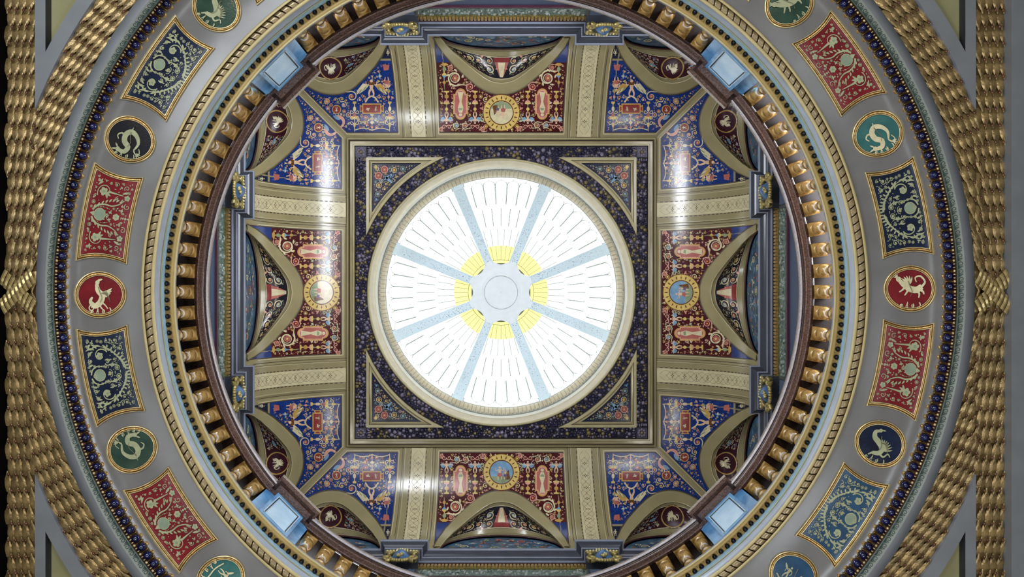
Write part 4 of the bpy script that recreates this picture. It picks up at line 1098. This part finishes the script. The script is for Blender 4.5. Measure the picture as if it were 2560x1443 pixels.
        for fr, h, m in PR:
            row = []
            for i in range(-n, n+1):
                pp = sin(pi/2*i/n); sgn = 1 if pp >= 0 else -1; a_ = abs(pp)
                Xg, tg = XI*a_, interp(GI, XI*a_)[0]; Xo, to = XO*a_, interp(GO, XO*a_)[0]
                row.append(cove3(k, c+sgn*(Xg+(Xo-Xg)*fr), tg+(to-tg)*fr, h))
            rows.append(row)
        for a_, b_, pr_ in zip(rows, rows[1:], PR[1:]): mb.grid([a_, b_], pr_[2])
        for fr in (1.10, ):
            row = []; row2 = []
            for i in range(-n, n+1):
                pp = sin(pi/2*i/n); sgn = 1 if pp >= 0 else -1; a_ = abs(pp)
                Xo, to = XO*a_, interp(GO, XO*a_)[0]
                row.append(cove3(k, c+sgn*(Xo+.018*a_), to+.010, .009)); row2.append(cove3(k, c+sgn*(Xo+.034*a_), to+.018, .009))
            mb.grid([row, row2], 'linework')
        mb.obj('arch_band', t)
        # wall arch and tympanum
        mb = MB(); rows = []
        for sc, zs, y, m in ((1.0, 1.33, WA, 0), (.93, 1.13, WA-.02, 0), (.915, 1.08, WA, 0)):
            rows.append([rot(k, c+1.6*sc*sin(pi/2*i/30), -y, 19.1+zs*cos(pi/2*i/30)) for i in range(-30, 31)])
        mb.grid(rows[:2], 'olive'); mb.grid(rows[1:], 'p_plum'); mb.obj('wall_arch', t)
        mb = MB(); mb.grid([[rot(k, c+1.6*.9*sin(pi/2*i/20), -WA-.03, 19.1+1.05*cos(pi/2*i/20)) for i in range(-20, 21)], [rot(k, c+1.6*.9*sin(pi/2*i/20), -WA-.03, 18.8) for i in range(-20, 21)]], 'p_lunette_blue', smooth=False)
        tm = lambda x, z, h: rot(k, c+x, -WA-.028+h, z)
        p = Paint(tm, .004, 0)
        fill(p, lambda x, z: (x/1.38)**2+((z-19.1)/.98)**2 < 1 and z > 19.1, (-1.3, 1.3, 19.15, 20.1), 500, ['p_sage', 'p_cream', 'p_skyblue', 'p_rose'], .05, .15, (), 1, 5+k)
        ob = mb.obj('tympanum', t); p.obj('tympanum_painting', t, kind='stuff')
        # severy painting in (p, u) coordinates, scaled to metres
        sp = Paint(lambda x, y, h: sev(x/1.5, y, h), .008, .12)
        if c == 0:
            sp.mb  # central
            def ell(x, y, R_, m, mc, d=1, a0=1.0):
                ky = 1/.75
                pts = [(x+R_*(1-.8*j/18)*cos(a0+d*2*pi*1.4*j/18), y+ky*R_*(1-.8*j/18)*sin(a0+d*2*pi*1.4*j/18)) for j in range(19)]
                for j in range(18):
                    (xa, ya), (xb, yb) = pts[j], pts[j+1]; dx, dy = xb-xa, (yb-ya)/ky; D = hypot(dx, dy) or 1; w = R_*.11*(1-.4*j/18)
                    sp.poly([(xa-dy/D*w, ya+ky*dx/D*w), (xa+dy/D*w, ya-ky*dx/D*w), (xb+dy/D*w, yb-ky*dx/D*w), (xb-dy/D*w, yb+ky*dx/D*w)], m, 2)
                sp.disc(x, y, R_*.42, mc, 2, 10, R_*.42*ky); sp.disc(x, y, R_*.2, 'p_yellow', 3, 8, R_*.2*ky)
            sp.poly([(-.2, .82), (.2, .82), (.14, .52), (.05, .2), (-.05, .2), (-.14, .52)], 'p_rose', 1)
            sp.poly([(-.10, .82), (.10, .82), (.08, .55), (.04, .18), (-.04, .18), (-.08, .55)], 'p_cream', 2)
            sp.poly([(-.2, .82), (.2, .82), (.2, .68), (-.2, .68)], 'p_red', 3)
            for s_ in (-1, 1):
                for x, y, R_, mc in ((.30, .40, .115, 'p_skyblue'), (.30, .70, .09, 'p_rose'), (.56, .62, .10, 'p_rose'), (.78, .58, .12, 'p_gold'), (1.03, .6, .075, 'p_yellow'), (1.2, .62, .045, 'p_pink')): ell(s_*x, y, R_, 'p_cream', mc, s_, 1.0 if s_ > 0 else 2.1)
                for x, y, a in ((.2, .25, 1), (.45, .35, .2), (.5, .75, 2), (.66, .36, 1), (.9, .44, 1.5), (1.1, .5, .4), (.15, .45, 2.6)):
                    sp.leaf(s_*x, y, a if s_ > 0 else pi-a, .13, .03, 'p_pink' if a > 1.2 else 'p_sage', 1)
            fill(sp, lambda x, y: .13 < y < .82 and abs(x) < 1.3 and abs(x) > .2, (-1.3, 0, .14, .8), 700, REDPAL, .012, .04, [(-x, y, r) for x, y, r in ((.3, .4, .12), (.3, .7, .1), (.56, .62, .11), (.78, .58, .13), (1.03, .6, .08))], 1, 31, mirror=True)
            sp.obj('scrollwork', t, kind='stuff')
        else:
            ky = 1/.62
            q = Paint(lambda x, y, h: sev(x/1.5, y, h), .010, 0)
            q.annulus(0, .47, .255, .29, 'p_gold', 0, 32, ky*.83); q.annulus(0, .47, .285, .30, 'linework', 1, 32, ky*.83); q.mb.grid([[q.P((r*cos(2*pi*j/24), .47+r*ky*.83*sin(2*pi*j/24)), 0) for j in range(24)] for r in (.005, .15, .26)], 'p_plum', closed=True)
            q.obj('medallion_ring', t)
            q = Paint(lambda x, y, h: sev(x/1.5, .47+y*1.3, h), .020, 0); O = 'p_cream'
            v = (k+lab) % 3
            q.stroke([(-.10, .10), (-.06, .02), (.03, .0), (.09, .05), (.07, .12)], .016, .03, O, 1, .05); q.disc(.075, -.07+.0, .022, O, 1, 8)
            q.stroke([(.0, .02), (.05, -.02), (.075, -.07)], .035, .016, O, 1)
            for j in range(5): q.leaf(-.01, .0, (-2.2+.3*j)+(.3*v), .15, .02, O, 2, .3)
            q.stroke([(-.10, .10), (-.15, .05), (-.13, -.03), (-.09, -.02)], .012, .006, O, 1)
            for a in ((-.06, .13), (.02, .14), (.12, .13)): q.stroke([(a[0]*.6, .04), a], .014, .006, O, 1)
            q.obj('creature', t, label='pale winged creature')
            for s_ in (-1, 1):
                sp.leaf(s_*.42, .45, 0 if s_ > 0 else pi, .2, .06, 'p_skyblue', 1)
            fill(sp, lambda x, y: .13 < y < .82 and .33 < abs(x) < 1.32, (-1.3, 0, .14, .8), 1500, ['p_cream', 'p_sage', 'p_skyblue', 'p_pink', 'p_cream'], .025, .085, (), 1, 41+lab, mirror=True)
            sp.obj('scrollwork', t, kind='stuff')
# ---- flat ceiling
ZC = 21.5
def sq(mb, r0, r1, z0, z1, m):
    """square ring, half widths in px at height"""
    a, b = pxR(r0, z0), pxR(r1, z1); c0 = [(-a, -a, z0), (a, -a, z0), (a, a, z0), (-a, a, z0)]; c1 = [(-b, -b, z1), (b, -b, z1), (b, b, z1), (-b, b, z1)]
    mb.grid([c0, c1], m, closed=True, smooth=False)
mb = MB(); cyT, czT = cy(TE), cz(TE)
def sqw(a, z0, b, z1, m): mb.grid([[(-a, -a, z0), (a, -a, z0), (a, a, z0), (-a, a, z0)], [(-b, -b, z1), (b, -b, z1), (b, b, z1), (-b, b, z1)]], m, closed=True, smooth=False)
sqw(cy(TE), cz(TE)+.002, 4.13, 21.47, 'olive'); sqw(4.13, 21.47, 4.13, 21.40, 'olive_dark'); sqw(4.13, 21.40, 4.09, 21.38, 'olive_light'); sqw(4.09, 21.38, 4.05, 21.43, 'linework'); sqw(4.05, 21.43, 3.98, 21.43, 'olive'); sqw(3.98, 21.43, 3.965, 21.40, 'olive_light'); sqw(3.965, 21.40, 3.93, 21.40, 'olive_light'); sqw(3.93, 21.40, 3.92, 21.5, 'linework')  # dark steps paint the shadow lines between these mouldings
mb.obj('trim_9', kind='structure')
mb = MB(); sheet(mb, pxR(335, ZC), -3.95, 3.95, 3.95, ZC+.02, 'fruit_bed', 160); mb.obj('ceiling', kind='structure')
# fruit garlands
def fruits(mb, pts_fn, n, seed):
    R = random.Random(seed); cells = {}
    for it in range(n*7):
        x, y = pts_fn(R); r = R.uniform(.05, .062) if it < n*.12 else (R.uniform(.034, .048) if it < n*1.6 else R.uniform(.018, .03))
        k = (int(x/.13+100), int(y/.13+100))
        if any(hypot(x-p, y-q) < (r+w)*.86 for i in (-1, 0, 1) for j in (-1, 0, 1) for p, q, w in cells.get((k[0]+i, k[1]+j), ())): continue
        cells.setdefault(k, []).append((x, y, r)); b = R.random()
        m = 'fruit_navy' if b < .5 else ('fruit_grey' if b < .84 else 'fruit_bronze')
        if r > .05: m = R.choice(('fruit_bronze', 'fruit_grey', 'fruit_navy'))
        mb.ball((x, y, ZC-.0), r, r*R.uniform(.85, 1.15), r*1.2, m, 8, 5)
t = thing('fruit_garland', 'square dark purple garland of fruit and nuts framing the flat ceiling', 'garland')
B0, B1 = pxR(337, ZC), pxR(364, ZC)
for s_ in range(4):
    mb = MB()
    def sqf(R, s_=s_):
        u = R.uniform(-B0, B0); v = R.uniform(B0+.02, B1-.02); return rot(s_, u, -v, 0)[:2]
    fruits(mb, sqf, 750, s_); mb.obj('fruit', t, kind='stuff', label='dense fruit clusters')
    mb = MB(); e = (B0+B1)/2; h = (B1-B0)/2; R_ = lambda x, y, z: rot(s_, x, y, z)
    mb.box(-e-h, -e+h, -e-h, -e+h, ZC-.05, ZC+.01, 'fruit_navy', R_)
    for q in range(8): mb.ball((-e+.085*cos(q*pi/4), -e+.085*sin(q*pi/4), ZC-.05), .04, .04, .03, 'fruit_grey', 6, 4, R_)
    mb.ball((-e, -e, ZC-.06), .045, .045, .04, 'fruit_bronze', 8, 5, R_); mb.obj('corner_rosette', t, label='square corner block with a carved rosette')
    for q in (-1, 1):
        mb = MB()
        for j in range(5): 
            v = -h+.02+2*(h-.02)*j/4; mb.ball((q*(B0-.06), -e+v, ZC-.02), .05, .028, .05, 'fruit_grey', 6, 4, R_)
        mb.box(q*(B0-.0)-.012, q*(B0-.0)+.012, -e-h, -e+h, ZC-.06, ZC, 'fruit_bed', R_); mb.obj('calyx', t)
t = thing('fruit_garland', 'circular dark purple garland of fruit and nuts around the skylight', 'garland')
mb = MB(); C0, C1 = pxR(336, ZC), pxR(365, ZC)
def rf(R):
    while 1:
        a = R.uniform(0, 2*pi); r = R.uniform(C0+.025, C1-.02); x, y = r*cos(a), r*sin(a)
        if max(abs(x), abs(y)) < B0-.0: return x, y
fruits(mb, rf, 2200, 9); mb.obj('fruit', t, kind='stuff', label='dense fruit clusters')
# spandrels
for nm, (sx, sy) in quad.items():
    t = thing('spandrel_panel', 'three-cornered cream framed panel with dark painted scrolls, %s of the skylight' % nm, 'ceiling painting', 'spandrel panels round the skylight')
    def tri(sq_, rc, n=24):
        """corner at (sq,sq), concave side circle rc; ordered points"""
        S_ = pxR(sq_, ZC); Rc = pxR(rc, ZC); y0 = sqrt(Rc*Rc-S_*S_); a0 = atan2(y0, S_); a1 = pi/2-a0
        arc = [(Rc*cos(a0+(a1-a0)*i/n), Rc*sin(a0+(a1-a0)*i/n)) for i in range(n+1)]
        edge = [(S_, y0+(S_-y0)*i/(n/2)) if i <= n/2 else (S_-(S_-y0)*(i-n/2)/(n/2), S_) for i in range(n+1)]
        return arc, edge
    def loop(sq_, rc): a, e = tri(sq_, rc); return a+e[::-1][1:-1]
    steps = [(337, 366, ZC+.01, 'olive_light'), (337, 366, ZC-.06, 'olive_light'), (330, 372.5, ZC-.065, 'olive_light'), (329, 373.5, ZC-.03, 'linework'), (326, 376, ZC-.025, 'olive'), (325, 377, ZC-.045, 'olive_light'), (323, 379, ZC-.045, 'olive_light'), (322.5, 379.5, ZC-.0, 'linework')]
    mb = MB(); prev = None
    for s0, rc, z, m in steps:
        row = [(sx*x, sy*y, z) for x, y in loop(s0, rc)]
        if prev: mb.grid([prev, row], m, closed=True, smooth=False)
        prev = row
    mb.obj('frame', t)
    a, e = tri(322.5, 379.5); mb = MB(); mb.grid([[(sx*x, sy*y, ZC) for x, y in a], [(sx*x, sy*y, ZC) for x, y in e]], 'p_navy', smooth=False); mb.obj('field', t)
    p = Paint(lambda x, y, h: (sx*x*ZC/F, sy*y*ZC/F, ZC-h), .004, 0)
    for x, y, R_, m, mc in ((292, 307, 9, 'p_pink', 'p_rose'), (307, 292, 9, 'p_pink', 'p_rose'), (268, 306, 7, 'p_cream', 'p_gold'), (306, 268, 7, 'p_cream', 'p_gold'), (246, 309, 6.5, 'p_sage', 'p_skyblue'), (309, 246, 6.5, 'p_sage', 'p_skyblue')):
        p.annulus(x, y, R_*.82, R_, m, 1, 20); p.rosette(x, y, R_*.6, mc, 'p_yellow', 1, 6); p.disc(x, y, R_*.8, 'p_red' if mc == 'p_rose' else 'p_dark', 0, 16)
    p.poly([(284, 284), (294, 280), (288, 290), (280, 294)], 'p_skyblue', 1); p.leaf(290, 290, pi*1.25, 22, 4, 'p_skyblue', 1); p.rosette(314, 314, 5, 'p_yellow', 'p_cream', 1, 5)
    def ins(x, y): return x < 319 and y < 319 and hypot(x, y) > 383
    fill(p, ins, (205, 319, 205, 319), 5000, ['p_cream', 'p_sage', 'p_skyblue', 'p_pink', 'p_gold'], 1.2, 8, [(292, 307, 9), (307, 292, 9), (268, 306, 7), (306, 268, 7), (246, 309, 7), (309, 246, 7), (286, 286, 7)], 1, 51)
    p.obj('scrollwork', t, kind='stuff')
# ================================================================== SKYLIGHT
mb = MB()
ring(mb, [(pxR(336, 21.5), 21.52), (pxR(335, 21.45), 21.42), (pxR(332, 21.4), 21.40), (pxR(330, 21.45), 21.45)], 'olive_light', 128)
ring(mb, [(pxR(330, 21.45), 21.45), (pxR(325, 21.5), 21.5), (pxR(318, 21.60), 21.60), (pxR(315, 21.58), 21.58)], 'ivory', 128)
ring(mb, [(pxR(315, 21.58), 21.58), (pxR(313, 21.64), 21.64), (pxR(309, 21.72), 21.72)], 'white', 128)
mb.obj('trim_10', kind='structure')
mb = MB(); ring(mb, [(pxR(309, 21.72), 21.72), (pxR(308, 21.76), 21.76), (pxR(306.5, 21.78), 21.78)], 'frieze_green', 128); mb.obj('trim_11', kind='structure')
t = thing('skylight', 'large round domed skylight of white leaded glass with eight blue-grey ribs', 'skylight')
mb = MB(); ring(mb, [(pxR(306.5, 21.78), 21.78), (pxR(301, 21.95), 21.95), (pxR(294, 22.2), 22.2), (pxR(289, 22.50), 22.50), (3.30, 22.62)], 'leaf_ring_tan', 128)
LRP = [(pxR(306, 21.78)-.012, 21.78), (pxR(301, 21.95)-.014, 21.94), (pxR(294, 22.2)-.014, 22.19), (pxR(289.5, 22.50)-.012, 22.48)]
for i in range(176):
    a = 2*pi*i/176; w = .011
    mb.grid([[(R*cos(a)-e*w*sin(a), R*sin(a)+e*w*cos(a), z-.006) for R, z in LRP] for e in (-1, 1)], 'leaf_line', smooth=False)
    mb.face([(R*cos(a+q)-0, R*sin(a+q), z-.008) for q, (R, z) in ((.004, LRP[0]), (.016, (LRP[0][0]-.03, LRP[0][1]+.05)), (.028, LRP[0]), (.016, (LRP[0][0]+.02, LRP[0][1]-.03)))], 'frieze_green')
mb.obj('leaf_ring', t, label='cream ring of fine upright leaves')
def dz(R): return 22.3+2.0*sqrt(max(0, 1-(R/3.3)**2))
rt = sorted([(R/100/dz(R/100)*F, R/100) for R in range(1, 330)])
def dmap(a, r, h):
    R = interp(rt, r)[0]; return polar(R, a, dz(R)-h)
SEC = pi/4
PL = {}
def pane(a0, a1, r0, r1, kind, m, inset=.3):
    """pane between angles, rounded outer end"""
    da = inset/max(30, (r0+r1)/2); n = 6; am = (a0+a1)/2; hw = (a1-a0)/2-da; pts = []
    cap = min((a1-a0)*r1*.42, (r1-r0)*.5)
    if kind == 'scale':
        arc = [(am+hw*cos(b), r1-cap+cap*sin(b)-inset) for b in [pi*i/8 for i in range(9)]]
        base = [(am-hw, r0+inset), (am, r0+cap*.25+inset), (am+hw, r0+inset)] if False else [(am-hw, r0+inset), (am+hw, r0+inset)]
        pts = arc+base
    else: pts = [(am+hw, r0+inset), (am+hw, r1-inset), (am, r1-inset), (am-hw, r1-inset), (am-hw, r0+inset), (am, r0+inset)]
    return pts
# glass built as one curved backing sheet of panes per row
def add_pane(t, pts, m, name, lab=None):
    mb = MB(); c = (sum(p[0] for p in pts)/len(pts), sum(p[1] for p in pts)/len(pts))
    mb.face([dmap(a, r, .0) for a, r in pts], m); return mb.obj(name, t, label=lab)
rows = [(82, 117, 0), (113, 166, .5), (162, 220, 0), (217, 281, .5)]
outl = []
for s_ in range(8):
    ac = pi/8+s_*SEC-pi/8+0.0
    ac = s_*SEC     # sector centres at 0,45,..; ribs at 22.5
    for ri, (r0, r1, st) in enumerate(rows):
        rib = 8/r1
        stepa = SEC/7; lo, hi_ = ac-SEC/2+rib*.8, ac+SEC/2-rib*.8
        q0 = -4
        for q in range(-4, 5):
            cc = ac+(q+(0 if st == .5 else .5))*stepa; a0, a1 = max(lo, cc-stepa/2), min(hi_, cc+stepa/2)
            if a1-a0 < stepa*.3: continue
            yl = ri == 0
            if yl and s_ == 4 and q in (-2, 1): pass
            pts = pane(a0, a1, r0 if ri == 0 else r0-0, r1, 'scale' if ri else 'flat', 'x', .32)
            if ri:     # start above the caps of the row below
                lr0, lr1, _ = rows[ri-1]; cp = min(stepa*lr1*.42, (lr1-lr0)*.5) if ri > 1 else 0; da_ = .32/r0
                def bs(a):      # lower edge follows the rounded heads of the row below
                    u = min(1, abs(((a-cc)/stepa+.5) % 1-.0 if False else min(abs(a-cc+stepa/2), abs(a-cc-stepa/2)))/(stepa/2)); return lr1+.4-cp+cp*sqrt(max(0, 1-u*u))
                qs = [a0+da_+(a1-a0-2*da_)*w for w in (0, .12, .25, .38, .5, .62, .75, .88, 1)]
                pts = pts[:9]+[(a, bs(a)) for a in qs]
            outl.append(pts if ri == 0 else [pts[-1]]+pts[:9]+[pts[9]]); add_pane(t, pts, 'glass_yellow' if yl else 'glass_white', 'glass_pane', 'pale yellow pane' if yl else None)
    # outer filler panes
    for q in range(-3, 4):
        cc = ac+(q+.5)*stepa; lo, hi_ = ac-SEC/2+10/288, ac+SEC/2-10/288
        a0, a1 = max(lo, cc-stepa/2), min(hi_, cc+stepa/2)
        if a1-a0 < stepa*.25: continue
        add_pane(t, [(a0+.002, 281.8), (a0+.002, 287.5), (a1-.002, 287.5), (a1-.002, 281.8), ((a0+a1)/2+.008, 276), ((a0+a1)/2, 271.5), ((a0+a1)/2-.008, 276)], 'glass_white', 'glass_pane')
# cames: dark sheet just above the panes shows in the joints
mb = MB(); mb.grid([[dmap(2*pi*j/96, r, -.03) for j in range(96)] for r in (74, 90, 110, 140, 170, 200, 230, 260, 275, 289)], 'came', closed=True)
for pts in outl:      # lead strips just under the panes, along each outline
    WL = max(.35, min(1.2, (max(r for a, r in pts)-60)/180)); n_ = len(pts); cx_ = sum(p[0] for p in pts)/n_; cy_ = sum(p[1] for p in pts)/n_
    o_ = [(cx_+(a-cx_)*1.0, cy_+(r-cy_)) for a, r in pts]; i_ = []
    for i in range(n_):
        (a0, r0), (a1, r1), (a2, r2) = pts[i-1], pts[i], pts[(i+1) % n_]
        d1 = (-(r1-r0), (a1-a0)*r1); l1 = hypot(*d1) or 1; d2 = (-(r2-r1), (a2-a1)*r1); l2 = hypot(*d2) or 1
        nx, ny = d1[0]/l1+d2[0]/l2, d1[1]/l1+d2[1]/l2; k_ = max(.4, (nx*nx+ny*ny)/2); i_.append((a1+nx/k_*.95*WL/r1, r1+ny/k_*.95*WL))
    op = len(pts) == 11
    if op: o_, i_ = o_[1:-1], i_[1:-1]; o_.insert(0, pts[0]); i_.insert(0, (pts[0][0]-1.0*WL/pts[0][1], pts[0][1])); o_.append(pts[-1]); i_.append((pts[-1][0]+1.0*WL/pts[-1][1], pts[-1][1]))
    mb.grid([[dmap(a, r, .065) for a, r in o_], [dmap(a, r, .065) for a, r in i_]], 'came', closed=not op, smooth=False)
mb.obj('leading', t, label='thin grey leading between the panes')
# yellow inner bands and oculi
for s_ in range(8):
    ac = s_*SEC; mb = MB(); mb.grid([[dmap(ac+u*.30, r, .01) for r in (74, 81)] for u in (-1, -.5, 0, .5, 1)], 'glass_yellow'); mb.obj('glass_pane', t, label='curved yellow pane beside the hub')
# ribs
for s_ in range(8):
    a = s_*SEC+SEC/2; c, s = cos(a), sin(a); mb = MB(); rws = []
    for i in range(17):
        r = 60+(288-60)*i/16; R = interp(rt, r)[0]; z = dz(R); w = .125+.045*i/16
        rws.append([(R*c-y*s, R*s+y*c, z+zz) for y, zz in ((-w, .0), (-w, -.16), (-w*.8, -.17), (-w*.75, -.15), (w*.75, -.15), (w*.8, -.17), (w, -.16), (w, 0))])
    mb.grid(rws, 'skylight_rib', smooth=False); rb = mb.obj('rib', t)
    mb = MB(); rr = random.Random(s_)
    for i in range(110):
        u = rr.uniform(.08, .98); r = 60+228*u; R = interp(rt, r)[0]; y = rr.uniform(-.09, .09); e = rr.uniform(.006, .014); z = dz(R)-.152
        mb.face([((R+dx)*c-(y+dy)*s, (R+dx)*s+(y+dy)*c, z) for dx, dy in ((-e, 0), (0, e), (e, 0), (0, -e))], 'steel_blue')
    mb.obj('pierced_holes', rb, kind='stuff')
# hub: scalloped plate with a shallow dish
mb = MB(); zc = dz(.5)-.22; N = 160
def hubR(a):
    u = ((a+SEC/2) % SEC)/SEC-.5      # 0 at sector centre
    return pxR(96-26*cos(u*pi)**.8, zc) if abs(u) < .5 else pxR(96, zc)
edge = [polar(hubR(2*pi*j/N), 2*pi*j/N, zc) for j in range(N)]
mb.grid([[polar(pxR(42, zc), 2*pi*j/N, zc) for j in range(N)], [polar(pxR(50, zc), 2*pi*j/N, zc-.012) for j in range(N)], [polar(pxR(56, zc), 2*pi*j/N, zc) for j in range(N)], edge, [(x, y, zc+.2) for x, y, _ in edge]], 'hub_plaster', closed=True, smooth=False)
mb.obj('hub', t, label='pale scalloped hub')
mb = MB(); mb.grid([[polar(pxR(r, zc), 2*pi*j/64, zc+z) for j in range(64)] for r, z in ((.3, -.03), (2, -.03), (2.5, 0), (41, -.02), (41.2, .06))], 'hub_plaster', closed=True, smooth=False); mb.obj('hub_dish', t, label='round plate at the centre of the hub')
mb = MB(); mb.grid([[polar(pxR(r, zc), 2*pi*j/64, zc+.02) for j in range(64)] for r in (40.5, 42.8)], 'came', closed=True, smooth=False); mb.obj('hub_joint', t)
mb = MB()
for s_ in range(8):
    ac = s_*SEC; mb.grid([[polar(pxR(r, 24.2), ac+u*.15, 24.17) for r in (66, 74-4*u*u)] for u in (-1, -.5, 0, .5, 1)], 'hub_olive', smooth=False)
mb.obj('vent_gap', t, label='dark gaps between hub and yellow panes')
# solid roof above, keeps daylight out round the dome
mb = MB(); sheet(mb, 3.32, -7, 7, 7, 22.9, 'unlit_black', 64); mb.obj('ceiling', kind='structure')
